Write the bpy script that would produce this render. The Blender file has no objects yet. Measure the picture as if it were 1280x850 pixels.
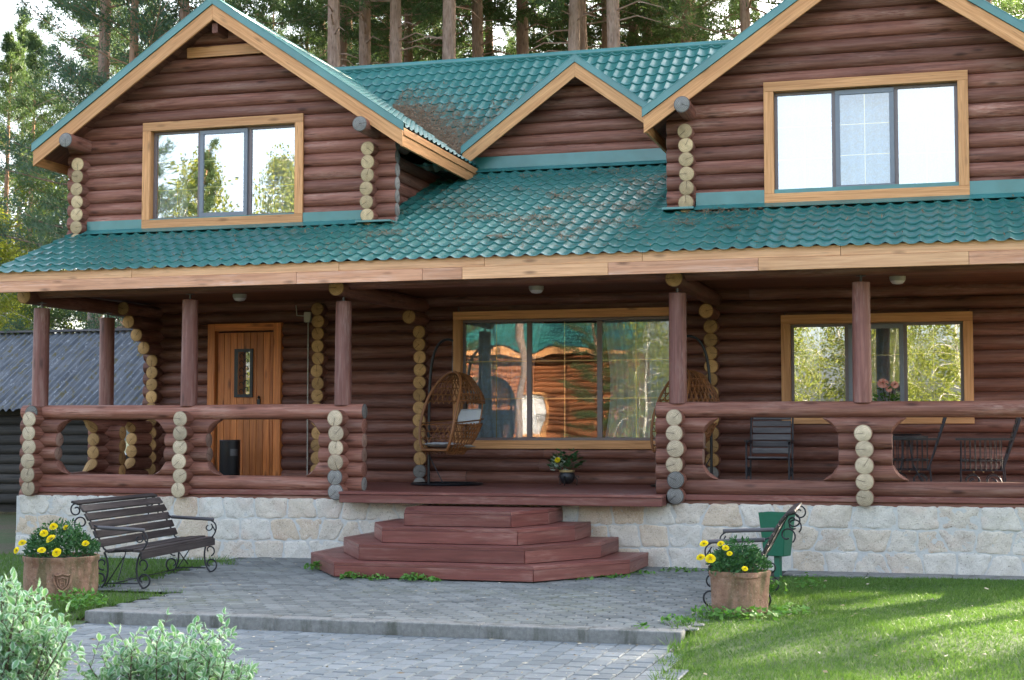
import bpy, bmesh, math, random
import numpy as np
from mathutils import Vector, Matrix

random.seed(7)
rng = np.random.default_rng(11)
S = bpy.context.scene
COL = S.collection
PI = math.pi
rad = math.radians

# ------------------------------------------------------------------ camera
CAM = np.array([0.0, -19.34, 1.73])
YAW, PITCH, FPX = rad(15.9), math.atan(115 / 1900.0), 1900.0
cd = bpy.data.cameras.new('camera')
cam = bpy.data.objects.new('camera', cd)
COL.objects.link(cam)
cam.location = CAM
cam.rotation_euler = (PI / 2 + PITCH, 0, YAW)
cd.sensor_width = 36.0
cd.sensor_fit = 'HORIZONTAL'
cd.lens = 36.0 * FPX / 1280.0
cd.dof.use_dof = True
cd.dof.focus_distance = 20.5
cd.dof.aperture_fstop = 5.0
cd.clip_start = 0.1
cd.clip_end = 1000
S.camera = cam

# ------------------------------------------------------------------ light
SUN_EL, SUN_AZ = rad(21.0), rad(30.0)          # azimuth from +Y towards +X
sdir = Vector((math.sin(SUN_AZ) * math.cos(SUN_EL), math.cos(SUN_AZ) * math.cos(SUN_EL), math.sin(SUN_EL)))
w = bpy.data.worlds.new('World')
S.world = w
w.use_nodes = True
nt = w.node_tree
sky = nt.nodes.new('ShaderNodeTexSky')
sky.sky_type = 'NISHITA'
sky.sun_disc = False
sky.sun_elevation = SUN_EL
sky.sun_rotation = SUN_AZ
sky.air_density = .8
sky.dust_density = 5.0
sky.ozone_density = .6
bg = nt.nodes['Background']
bg.inputs['Strength'].default_value = 0.15
bwn = nt.nodes.new('ShaderNodeRGBToBW'); nt.links.new(sky.outputs[0], bwn.inputs[0])
veil = nt.nodes.new('ShaderNodeMixRGB'); veil.blend_type = 'MULTIPLY'; veil.inputs[0].default_value = 1.0
nt.links.new(bwn.outputs[0], veil.inputs[1]); veil.inputs[2].default_value = (1.10, 1.15, 1.13, 1)
tcw = nt.nodes.new('ShaderNodeTexCoord'); mpw = nt.nodes.new('ShaderNodeMapping'); mpw.inputs['Scale'].default_value = (1.5, 1.5, 4.0)
nt.links.new(tcw.outputs['Generated'], mpw.inputs[0])
cln = nt.nodes.new('ShaderNodeTexNoise'); cln.inputs['Scale'].default_value = 1.8; cln.inputs['Detail'].default_value = 6
nt.links.new(mpw.outputs[0], cln.inputs['Vector'])
mrw = nt.nodes.new('ShaderNodeMapRange'); mrw.inputs[1].default_value = .35; mrw.inputs[2].default_value = .65; mrw.inputs[3].default_value = .12; mrw.inputs[4].default_value = .70
nt.links.new(cln.outputs[0], mrw.inputs[0])
mixw = nt.nodes.new('ShaderNodeMixRGB'); nt.links.new(mrw.outputs[0], mixw.inputs[0])
nt.links.new(sky.outputs[0], mixw.inputs[1]); nt.links.new(veil.outputs[0], mixw.inputs[2])
nt.links.new(mixw.outputs[0], bg.inputs['Color'])
sl = bpy.data.lights.new('sun', 'SUN')
sl.energy = 3.4
sl.angle = rad(0.5)
sl.color = (1.0, 0.86, 0.66)
so = bpy.data.objects.new('sun', sl)
COL.objects.link(so)
so.location = (30, 20, 30)
so.rotation_euler = sdir.to_track_quat('Z', 'Y').to_euler()
S.view_settings.view_transform = 'Standard'
S.view_settings.look = 'None'
S.view_settings.gamma = 1.0
S.view_settings.use_curve_mapping = False
S.view_settings.exposure = 3.0
S.render.engine = 'CYCLES'
S.cycles.use_denoising = True
S.cycles.max_bounces = 8
S.cycles.transparent_max_bounces = 12
S.cycles.transmission_bounces = 6

# ------------------------------------------------------------------ materials
def newmat(name):
    m = bpy.data.materials.new(name)
    m.use_nodes = True
    t = m.node_tree
    b = t.nodes['Principled BSDF']
    return m, t, b

class G:
    """small node-graph writer"""
    def __init__(self, t): self.t = t
    def n(self, typ, **kw):
        o = self.t.nodes.new('ShaderNode' + typ)
        for k, v in kw.items(): setattr(o, k, v)
        return o
    def l(self, a, b): self.t.links.new(a, b)
    def attr(self, name, out='Vector'):
        a = self.n('Attribute'); a.attribute_name = name
        return a.outputs[out]
    def scale(self, v, s):
        m = self.n('Mapping'); m.inputs['Scale'].default_value = s
        self.l(v, m.inputs['Vector']); return m.outputs[0]
    def noise(self, v, sc=1.0, det=3.0, rough=.55, out='Fac', dist=0.0):
        o = self.n('TexNoise'); o.inputs['Scale'].default_value = sc
        o.inputs['Detail'].default_value = det; o.inputs['Roughness'].default_value = rough
        o.inputs['Distortion'].default_value = dist
        self.l(v, o.inputs['Vector']); return o.outputs[out]
    def vor(self, v, sc=1.0, feature='F1', out='Distance'):
        o = self.n('TexVoronoi'); o.feature = feature; o.inputs['Scale'].default_value = sc
        self.l(v, o.inputs['Vector']); return o.outputs[out]
    def m(self, op, a, b=None, c=None, clamp=False):
        o = self.n('Math', operation=op, use_clamp=clamp)
        for i, x in enumerate((a, b, c)):
            if x is None: continue
            if isinstance(x, (int, float)): o.inputs[i].default_value = x
            else: self.l(x, o.inputs[i])
        return o.outputs[0]
    def rng(self, v, a, b, c=0.0, d=1.0):
        o = self.n('MapRange'); o.clamp = True
        for i, x in zip((1, 2, 3, 4), (a, b, c, d)): o.inputs[i].default_value = x
        self.l(v, o.inputs[0]); return o.outputs[0]
    def mix(self, f, a, b, blend='MIX'):
        o = self.n('MixRGB', blend_type=blend)
        for i, x in enumerate((f, a, b)):
            if isinstance(x, (int, float)): o.inputs[i].default_value = x
            elif isinstance(x, tuple): o.inputs[i].default_value = (x + (1,))[:4]
            else: self.l(x, o.inputs[i])
        return o.outputs[0]
    def val(self, col, f):
        c = self.n('CombineXYZ')
        for i in range(3): self.l(f, c.inputs[i])
        return self.mix(1.0, col, c.outputs[0], 'MULTIPLY')
    def bump(self, h, s=.3, d=.01):
        o = self.n('Bump'); o.inputs['Strength'].default_value = s; o.inputs['Distance'].default_value = d
        self.l(h, o.inputs['Height']); return o.outputs[0]

def wood(name, dark, light, rough=.6, knots=.5, scuff=None, bump=.4, tonev=.45, spec=.35, check=.5):
    m, t, b = newmat(name); g = G(t)
    lc = g.attr('lc'); tone = g.attr('tone', 'Fac')
    f1 = g.noise(g.scale(lc, (1.3, 34, 34)), 1, 4, .6, dist=.6)
    f2 = g.noise(g.scale(lc, (.9, 5, 5)), 1, 3)
    f3 = g.noise(g.scale(lc, (9, 60, 60)), 1, 2)
    c = g.mix(g.rng(f1, .3, .72), dark, light)
    if scuff:
        s = g.m('MULTIPLY', g.rng(f2, .52, .75), g.rng(f3, .4, .7))
        c = g.mix(g.m('MULTIPLY', s, .8), c, scuff)
        blot = g.noise(g.scale(lc, (1.1, 9, 9)), 1, 5, .65)
        c = g.mix(g.m('MULTIPLY', g.rng(blot, .52, .70), .42), c, scuff)
        c = g.mix(g.m('MULTIPLY', g.rng(blot, .45, .32), .5), c, tuple(x * .55 for x in dark))
    k = g.vor(g.scale(lc, (1.7, 6.0, 6.0)), 1)
    kk = g.rng(k, .06, .20, 1, 0)
    c = g.mix(g.m('MULTIPLY', kk, knots), c, tuple(x * .3 for x in dark))
    if check:      # drying cracks along the grain
        ck = g.noise(g.scale(lc, (.55, 40, 40)), 1, 1, .4)
        ckm = g.m('MULTIPLY', g.rng(g.m('ABSOLUTE', g.m('SUBTRACT', ck, .5)), .0, .018, 1, 0), g.rng(f2, .44, .54))
        c = g.mix(g.m('MULTIPLY', ckm, check), c, tuple(x * .2 for x in dark))
    v = g.m('ADD', 1 - tonev / 2, g.m('MULTIPLY', tone, tonev))
    v = g.m('MULTIPLY', v, g.m('ADD', .78, g.m('MULTIPLY', f2, .44)))
    c = g.val(c, v)
    g.l(c, b.inputs['Base Color'])
    b.inputs['Roughness'].default_value = rough
    b.inputs['Specular IOR Level'].default_value = spec
    h = g.m('ADD', f1, g.m('MULTIPLY', kk, .8))
    g.l(g.bump(h, bump, .006), b.inputs['Normal'])
    return m

def endwood(name, a, c2, edge, rough=.8):
    m, t, b = newmat(name); g = G(t)
    lc = g.attr('lc'); tone = g.attr('tone', 'Fac')
    sep = g.n('SeparateXYZ'); g.l(lc, sep.inputs[0])
    cmb = g.n('CombineXYZ'); g.l(sep.outputs[1], cmb.inputs[0]); g.l(sep.outputs[2], cmb.inputs[1]); 
    g.l(sep.outputs[0], cmb.inputs[2])
    n1 = g.noise(cmb.outputs[0], 1.7, 3)
    r = g.m('SQRT', g.m('ADD', g.m('POWER', sep.outputs[1], 2.0), g.m('POWER', sep.outputs[2], 2.0)))
    rr = g.m('ADD', r, g.m('MULTIPLY', n1, .42))
    ring = g.m('MULTIPLY', g.m('ADD', g.m('SINE', g.m('MULTIPLY', rr, 38)), 1), .5)
    fine = g.noise(cmb.outputs[0], 14, 3)
    col = g.mix(g.rng(g.m('ADD', g.m('MULTIPLY', ring, .45), g.m('MULTIPLY', fine, .8)), .2, 1.0), tuple(x * .80 for x in a), c2)
    col = g.mix(g.rng(r, .30, .05, 0, .35), col, tuple(x * .6 for x in a))
    # radial check
    ang = g.m('ARCTAN2', sep.outputs[1], sep.outputs[2])
    ca = g.m('ABSOLUTE', g.m('SUBTRACT', g.m('ADD', ang, g.m('MULTIPLY', n1, .25)), g.m('MULTIPLY', g.m('SUBTRACT', tone, .5), 6.0)))
    ck = g.rng(g.m('MULTIPLY', ca, r), .015, .05, 1, 0)
    col = g.mix(g.m('MULTIPLY', ck, .75), col, (.03, .022, .018))
    col = g.mix(g.rng(r, .86, .98), col, edge)
    v = g.m('MULTIPLY', g.m('ADD', .72, g.m('MULTIPLY', tone, .56)), g.rng(n1, .25, .75, .8, 1.15))
    g.l(g.val(col, v), b.inputs['Base Color'])
    b.inputs['Roughness'].default_value = rough
    b.inputs['Specular IOR Level'].default_value = .2
    g.l(g.bump(g.m('SUBTRACT', g.m('ADD', ring, fine), g.m('MULTIPLY', ck, 4)), .35, .004), b.inputs['Normal'])
    return m

def plain(name, col, rough=.5, metal=0.0, nscale=20, var=.25, bump=.0, spec=.5, coord='Object', tonev=.0):
    m, t, b = newmat(name); g = G(t)
    tc = g.n('TexCoord').outputs[coord]
    f = g.noise(tc, nscale, 4)
    v = g.m('ADD', 1 - var / 2, g.m('MULTIPLY', f, var))
    if tonev:
        v = g.m('MULTIPLY', v, g.m('ADD', 1 - tonev / 2, g.m('MULTIPLY', g.attr('tone', 'Fac'), tonev)))
    g.l(g.val(col, v), b.inputs['Base Color'])
    t.nodes  # keep
    b.inputs['Roughness'].default_value = rough
    b.inputs['Metallic'].default_value = metal
    b.inputs['Specular IOR Level'].default_value = spec
    if bump:
        g.l(g.bump(f, bump, .01), b.inputs['Normal'])
    return m
# mixrgb helper needs tuple constants in .val
_old_val = G.val
def _val(self, col, f):
    if isinstance(col, tuple):
        r = self.n('RGB'); r.outputs[0].default_value = (col + (1,))[:4]; col = r.outputs[0]
    return _old_val(self, col, f)
G.val = _val

def leafmat(name, a, b2, trans=.35, rough=.55, spec=.3, thi=(1.25, 1.25, .7)):
    m, t, b = newmat(name); g = G(t)
    tone = g.attr('tone', 'Fac')
    c = g.mix(tone, a, b2)
    g.l(c, b.inputs['Base Color'])
    b.inputs['Roughness'].default_value = rough
    b.inputs['Specular IOR Level'].default_value = spec
    tr = g.n('BsdfTranslucent')
    g.l(g.mix(1.0, c, tuple(thi), 'MULTIPLY'), tr.inputs['Color'])
    mx = g.n('MixShader'); mx.inputs[0].default_value = trans
    g.l(b.outputs[0], mx.inputs[1]); g.l(tr.outputs[0], mx.inputs[2])
    g.l(mx.outputs[0], t.nodes['Material Output'].inputs['Surface'])
    return m

M = {}
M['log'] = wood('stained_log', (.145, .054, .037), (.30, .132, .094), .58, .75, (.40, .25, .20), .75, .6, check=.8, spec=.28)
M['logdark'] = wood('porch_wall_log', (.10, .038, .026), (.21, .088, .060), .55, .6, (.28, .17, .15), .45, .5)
M['post'] = wood('post_wood', (.15, .058, .046), (.27, .115, .092), .55, .7, (.4, .27, .24), .45, .4)
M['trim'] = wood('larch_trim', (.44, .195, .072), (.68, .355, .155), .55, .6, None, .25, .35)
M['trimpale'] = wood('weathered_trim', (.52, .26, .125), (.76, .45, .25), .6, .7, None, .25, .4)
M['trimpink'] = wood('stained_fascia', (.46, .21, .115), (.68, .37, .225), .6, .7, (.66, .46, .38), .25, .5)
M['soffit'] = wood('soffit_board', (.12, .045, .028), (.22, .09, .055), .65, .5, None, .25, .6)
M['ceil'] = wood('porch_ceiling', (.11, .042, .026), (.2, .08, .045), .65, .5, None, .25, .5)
M['door'] = wood('door_pine', (.34, .095, .022), (.62, .22, .06), .45, .75, None, .2, .6)
M['end'] = endwood('sawn_log_end', (.42, .30, .16), (.62, .47, .28), (.28, .18, .10))
M['endgold'] = endwood('golden_log_end', (.38, .21, .08), (.58, .36, .16), (.20, .10, .04))
M['endpale'] = endwood('bleached_log_end', (.38, .295, .20), (.60, .49, .35), (.30, .21, .14))
M['endgrey'] = endwood('grey_log_end', (.13, .125, .12), (.27, .255, .235), (.08, .075, .07))
M['bracketend'] = endwood('bracket_end', (.22, .13, .10), (.34, .22, .17), (.2, .1, .08))
M['deck'] = wood('red_deck_paint', (.128, .037, .030), (.20, .064, .052), .42, .12, (.36, .22, .18), .2, .4, .4, .3)
M['sash'] = plain('window_sash', (.16, .125, .125), .4, 0, 12, .2)
M['sashgrey'] = plain('grey_sash', (.15, .17, .20), .4, 0, 12, .2)
M['brass'] = plain('brass_grille', (.55, .42, .2), .35, .6, 30, .2)
M['white'] = plain('white_bar', (.7, .7, .72), .4)
M['iron'] = plain('wrought_iron', (.035, .035, .04), .45, .6, 60, .5)
M['irongrey'] = plain('worn_iron', (.10, .10, .11), .4, .7, 60, .6)
M['slat'] = wood('dark_slat', (.018, .015, .016), (.052, .042, .041), .5, .2, (.10, .085, .08), .3, .5)
M['greypaint'] = wood('weathered_slat', (.06, .055, .06), (.13, .12, .125), .55, .2, (.2, .19, .2), .3, .5)
M['blackmetal'] = plain('black_metal', (.012, .013, .016), .35, .3, 30, .4)
M['bingreen'] = plain('green_bin_paint', (.006, .105, .055), .4, 0, 25, .35, .05)
M['wicker'] = wood('wicker', (.13, .05, .018), (.30, .125, .045), .42, .2, None, .3, .6)
M['cushion'] = plain('grey_cushion', (.46, .47, .48), .9, 0, 60, .25, .3)
def claymat():
    m, t, b = newmat('weathered_clay'); g = G(t)
    obj = g.n('TexCoord').outputs['Object']
    f = g.noise(obj, 6, 5, .65); f2 = g.noise(obj, 26, 4, .7); f3 = g.noise(g.scale(obj, (9, 9, 2)), 1, 4)
    c = g.mix(g.rng(f, .35, .65), (.20, .105, .07), (.33, .20, .14))
    c = g.mix(g.m('MULTIPLY', g.rng(f3, .5, .62), .7), c, (.10, .095, .045))
    c = g.mix(g.m('MULTIPLY', g.rng(f2, .56, .7), .6), c, (.07, .05, .04))
    c = g.mix(g.m('MULTIPLY', g.rng(f2, .42, .34), .35), c, (.42, .36, .30))
    g.l(c, b.inputs['Base Color']); b.inputs['Roughness'].default_value = .9
    b.inputs['Specular IOR Level'].default_value = .2
    g.l(g.bump(g.m('ADD', f, f2), .6, .02), b.inputs['Normal'])
    return m
M['clay'] = claymat()
M['soil'] = plain('soil', (.035, .025, .018), .95, 0, 20, .5, .6)
M['plastic'] = plain('grey_plastic', (.4, .38, .33), .5)
M['curtain'] = leafmat('lace_curtain', (.34, .42, .52), (.62, .70, .80), .3, .9, .1, (1, 1, 1))
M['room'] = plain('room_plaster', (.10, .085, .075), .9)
M['flower'] = leafmat('yellow_petal', (.80, .62, .01), (.92, .82, .03), .3, .6, .2, (1, 1, .6))
M['pink'] = leafmat('pink_petal', (.75, .34, .26), (.85, .55, .45), .3, .6, .2, (1, .8, .8))
M['marigold'] = leafmat('marigold_leaf', (.022, .075, .030), (.075, .18, .065), .25)
M['grass'] = leafmat('grass_blade', (.048, .118, .018), (.14, .24, .058), .4)
M['weed'] = leafmat('weed_leaf', (.06, .17, .03), (.14, .30, .06), .35)
M['pine'] = leafmat('pine_needle', (.042, .080, .034), (.115, .170, .072), .42, .5)
M['pineblue'] = leafmat('blue_pine_needle', (.036, .075, .054), (.10, .165, .105), .38, .5)
M['birch'] = leafmat('sunny_leaf', (.11, .16, .025), (.30, .31, .055), .5, .5)
M['dgreen'] = leafmat('dogwood_leaf_centre', (.10, .25, .12), (.20, .38, .19), .3)
M['dwhite'] = leafmat('dogwood_leaf_margin', (.38, .50, .41), (.58, .69, .58), .3, thi=(1, 1, .85))
M['twig'] = plain('twig', (.07, .045, .035), .8)

def bark(name, a, b2, up):
    m, t, b = newmat(name); g = G(t)
    lc = g.attr('lc')
    f = g.noise(g.scale(lc, (3.5, 16, 16)), 1, 5, .65)
    v2 = g.vor(g.scale(lc, (6, 22, 22)), 1)
    c = g.mix(g.rng(f, .35, .7), a, b2)
    c = g.mix(g.m('MULTIPLY', g.attr('tone', 'Fac'), .6), c, up)
    c = g.mix(g.rng(v2, .0, .35, .55, 0), c, tuple(x * .25 for x in a))
    g.l(c, b.inputs['Base Color']); b.inputs['Roughness'].default_value = .9
    b.inputs['Specular IOR Level'].default_value = .1
    g.l(g.bump(g.m('ADD', f, v2), .7, .03), b.inputs['Normal'])
    return m
M['bark'] = bark('pine_bark', (.14, .10, .085), (.33, .25, .21), (.44, .23, .125))
M['birchbark'] = bark('birch_bark', (.35, .32, .28), (.6, .57, .52), (.6, .57, .52))

def roofmat(name, needles):
    m, t, b = newmat(name); g = G(t)
    lc = g.attr('lc'); tone = g.attr('tone', 'Fac')
    obj = g.n('TexCoord').outputs['Object']
    f = g.noise(obj, .9, 4); f2 = g.noise(obj, 14, 3)
    c = g.mix(g.rng(f, .3, .7), (.013, .112, .100), (.024, .152, .140))
    c = g.val(c, g.m('ADD', .86, g.m('MULTIPLY', f2, .28)))
    dirt = g.m('MULTIPLY', g.rng(f, .48, .68), g.rng(f2, .48, .62))
    c = g.mix(g.m('MULTIPLY', dirt, .30), c, (.085, .085, .062))
    g.l(c, b.inputs['Base Color'])
    rr = g.m('ADD', .22, g.m('MULTIPLY', g.m('MAXIMUM', f2, dirt), .28))
    g.l(rr, b.inputs['Roughness'])
    b.inputs['Specular IOR Level'].default_value = .75
    g.l(g.bump(g.noise(obj, 3, 2), .12, .02), b.inputs['Normal'])
    return m
M['roof'] = roofmat('green_metal_tile', True)
def cap_mat():
    m, t, b = newmat('green_sheet_metal'); g = G(t)
    obj = g.n('TexCoord').outputs['Object']
    f = g.noise(obj, 2.0, 4)
    g.l(g.mix(g.rng(f, .3, .7), (.018, .125, .115), (.04, .19, .18)), b.inputs['Base Color'])
    b.inputs['Roughness'].default_value = .34
    b.inputs['Specular IOR Level'].default_value = .8
    g.l(g.bump(g.noise(obj, 2.5, 2), .25, .03), b.inputs['Normal'])
    return m
M['cap'] = cap_mat()

def stonemat():
    m, t, b = newmat('granite_stone'); g = G(t)
    obj = g.n('TexCoord').outputs['Object']; tone = g.attr('tone', 'Fac')
    f = g.noise(obj, 5, 5, .6); sp = g.noise(obj, 60, 3, .7); n2 = g.noise(obj, 2.2, 3)
    base = g.mix(tone, (.60, .575, .53), (.56, .45, .34))
    base = g.mix(g.m('MULTIPLY', g.rng(n2, .52, .75), .55), base, (.45, .31, .25))
    c = g.val(base, g.m('ADD', .62, g.m('MULTIPLY', f, .62)))
    c = g.mix(g.rng(sp, .58, .72), c, (.14, .12, .11))
    c = g.mix(g.rng(sp, .42, .3), c, (.66, .63, .58))
    g.l(c, b.inputs['Base Color']); b.inputs['Roughness'].default_value = .85
    b.inputs['Specular IOR Level'].default_value = .25
    g.l(g.bump(g.m('ADD', f, g.m('MULTIPLY', sp, .4)), .6, .03), b.inputs['Normal'])
    return m
M['stone'] = stonemat()
M['mortar'] = plain('mortar', (.47, .465, .45), .95, 0, 30, .4, .6)

def pavermat(name, a, b2, moss):
    m, t, b = newmat(name); g = G(t)
    obj = g.n('TexCoord').outputs['Object']; tone = g.attr('tone', 'Fac')
    f = g.noise(obj, 30, 4, .7); big = g.noise(obj, .7, 3)
    c = g.mix(tone, a, b2)
    c = g.val(c, g.m('MULTIPLY', g.m('ADD', .7, g.m('MULTIPLY', f, .6)), g.rng(big, .25, .75, .82, 1.15)))
    if moss:
        mm = g.m('MULTIPLY', g.rng(big, .5, .68), g.rng(g.noise(obj, 6, 4), .42, .62))
        c = g.mix(g.m('MULTIPLY', mm, .55), c, (.09, .10, .04))
    g.l(c, b.inputs['Base Color']); b.inputs['Roughness'].default_value = .8
    b.inputs['Specular IOR Level'].default_value = .3
    g.l(g.bump(f, .35, .01), b.inputs['Normal'])
    return m
M['hexpaver'] = pavermat('hex_paver', (.120, .128, .124), (.205, .214, .206), True)
M['brick'] = pavermat('brick_paver', (.122, .140, .150), (.195, .215, .226), False)
def kerbmat():
    m, t, b = newmat('concrete_kerb'); g = G(t)
    obj = g.n('TexCoord').outputs['Object']
    f = g.noise(obj, 24, 5, .7); st = g.noise(g.scale(obj, (5, 5, 1.2)), 1, 5, .65); sp = g.noise(obj, 90, 3, .7)
    c = g.mix(g.rng(f, .3, .7), (.15, .15, .145), (.25, .248, .235))
    c = g.mix(g.m('MULTIPLY', g.rng(st, .50, .64), .7), c, (.055, .058, .04))
    c = g.mix(g.m('MULTIPLY', g.rng(sp, .60, .72), .6), c, (.38, .37, .35))
    g.l(c, b.inputs['Base Color']); b.inputs['Roughness'].default_value = .9
    g.l(g.bump(g.m('ADD', f, sp), .5, .012), b.inputs['Normal'])
    return m
M['concrete'] = kerbmat()
M['joint'] = plain('joint_sand', (.03, .028, .025), .95, 0, 30, .5, .3)

def groundmat():
    m, t, b = newmat('forest_ground'); g = G(t)
    obj = g.n('TexCoord').outputs['Object']
    f = g.noise(obj, .6, 5); f2 = g.noise(obj, 9, 5, .7)
    c = g.mix(g.rng(f, .4, .62), (.055, .085, .022), (.10, .075, .045))
    c = g.val(c, g.m('ADD', .5, f2))
    g.l(c, b.inputs['Base Color']); b.inputs['Roughness'].default_value = .95
    g.l(g.bump(f2, .6, .05), b.inputs['Normal'])
    return m
M['ground'] = groundmat()
def lawnmat():
    m, t, b = newmat('lawn_turf'); g = G(t)
    obj = g.n('TexCoord').outputs['Object']
    f = g.noise(obj, 1.6, 4); f2 = g.noise(obj, 40, 4, .7)
    c = g.mix(g.rng(f, .35, .65), (.05, .09, .022), (.085, .12, .04))
    c = g.val(c, g.m('ADD', .4, g.m('MULTIPLY', f2, 1.2)))
    g.l(c, b.inputs['Base Color']); b.inputs['Roughness'].default_value = .9
    g.l(g.bump(f2, .8, .03), b.inputs['Normal'])
    return m
M['lawn'] = lawnmat()

def slatemat():
    m, t, b = newmat('old_corrugated_slate'); g = G(t)
    lc = g.attr('lc')
    f = g.noise(g.scale(lc, (4, 9, 9)), 1, 5, .7); f2 = g.noise(g.scale(lc, (1.2, 14, 1)), 1, 4, .6)
    c = g.mix(g.rng(f2, .35, .65), (.085, .095, .115), (.20, .21, .23))
    c = g.mix(g.rng(f, .54, .62), c, (.15, .125, .06))
    c = g.mix(g.rng(f, .40, .36), c, (.32, .33, .35))
    g.l(c, b.inputs['Base Color']); b.inputs['Roughness'].default_value = .9
    return m
M['slate'] = slatemat()

def glassmat(name, base, wav=.02):
    m, t, b = newmat(name); g = G(t)
    t.nodes.remove(b)
    obj = g.n('TexCoord').outputs['Object']
    bp = g.bump(g.noise(obj, .9, 1), wav, .2)
    fr = g.n('Fresnel'); fr.inputs['IOR'].default_value = 1.5
    fac = g.m('ADD', base, g.m('MULTIPLY', fr.outputs[0], .8), clamp=True)
    tr = g.n('BsdfTransparent'); tr.inputs['Color'].default_value = (.82, .88, .88, 1)
    gl = g.n('BsdfGlossy'); gl.inputs['Roughness'].default_value = .005; gl.inputs['Color'].default_value = (1, 1, 1, 1)
    g.l(bp, gl.inputs['Normal'])
    mx = g.n('MixShader'); g.l(fac, mx.inputs[0]); g.l(tr.outputs[0], mx.inputs[1]); g.l(gl.outputs[0], mx.inputs[2])
    g.l(mx.outputs[0], t.nodes['Material Output'].inputs['Surface'])
    return m
M['glass'] = glassmat('window_glass', .30)
M['glassdim'] = glassmat('screened_glass', .16)
M['glassclear'] = glassmat('clear_glass', .10)
M['glassbright'] = glassmat('coated_glass', .36)

# ------------------------------------------------------------------ mesh builder
def nrm(v):
    v = np.asarray(v, float); l = np.linalg.norm(v)
    return v / l if l > 1e-12 else v

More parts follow.
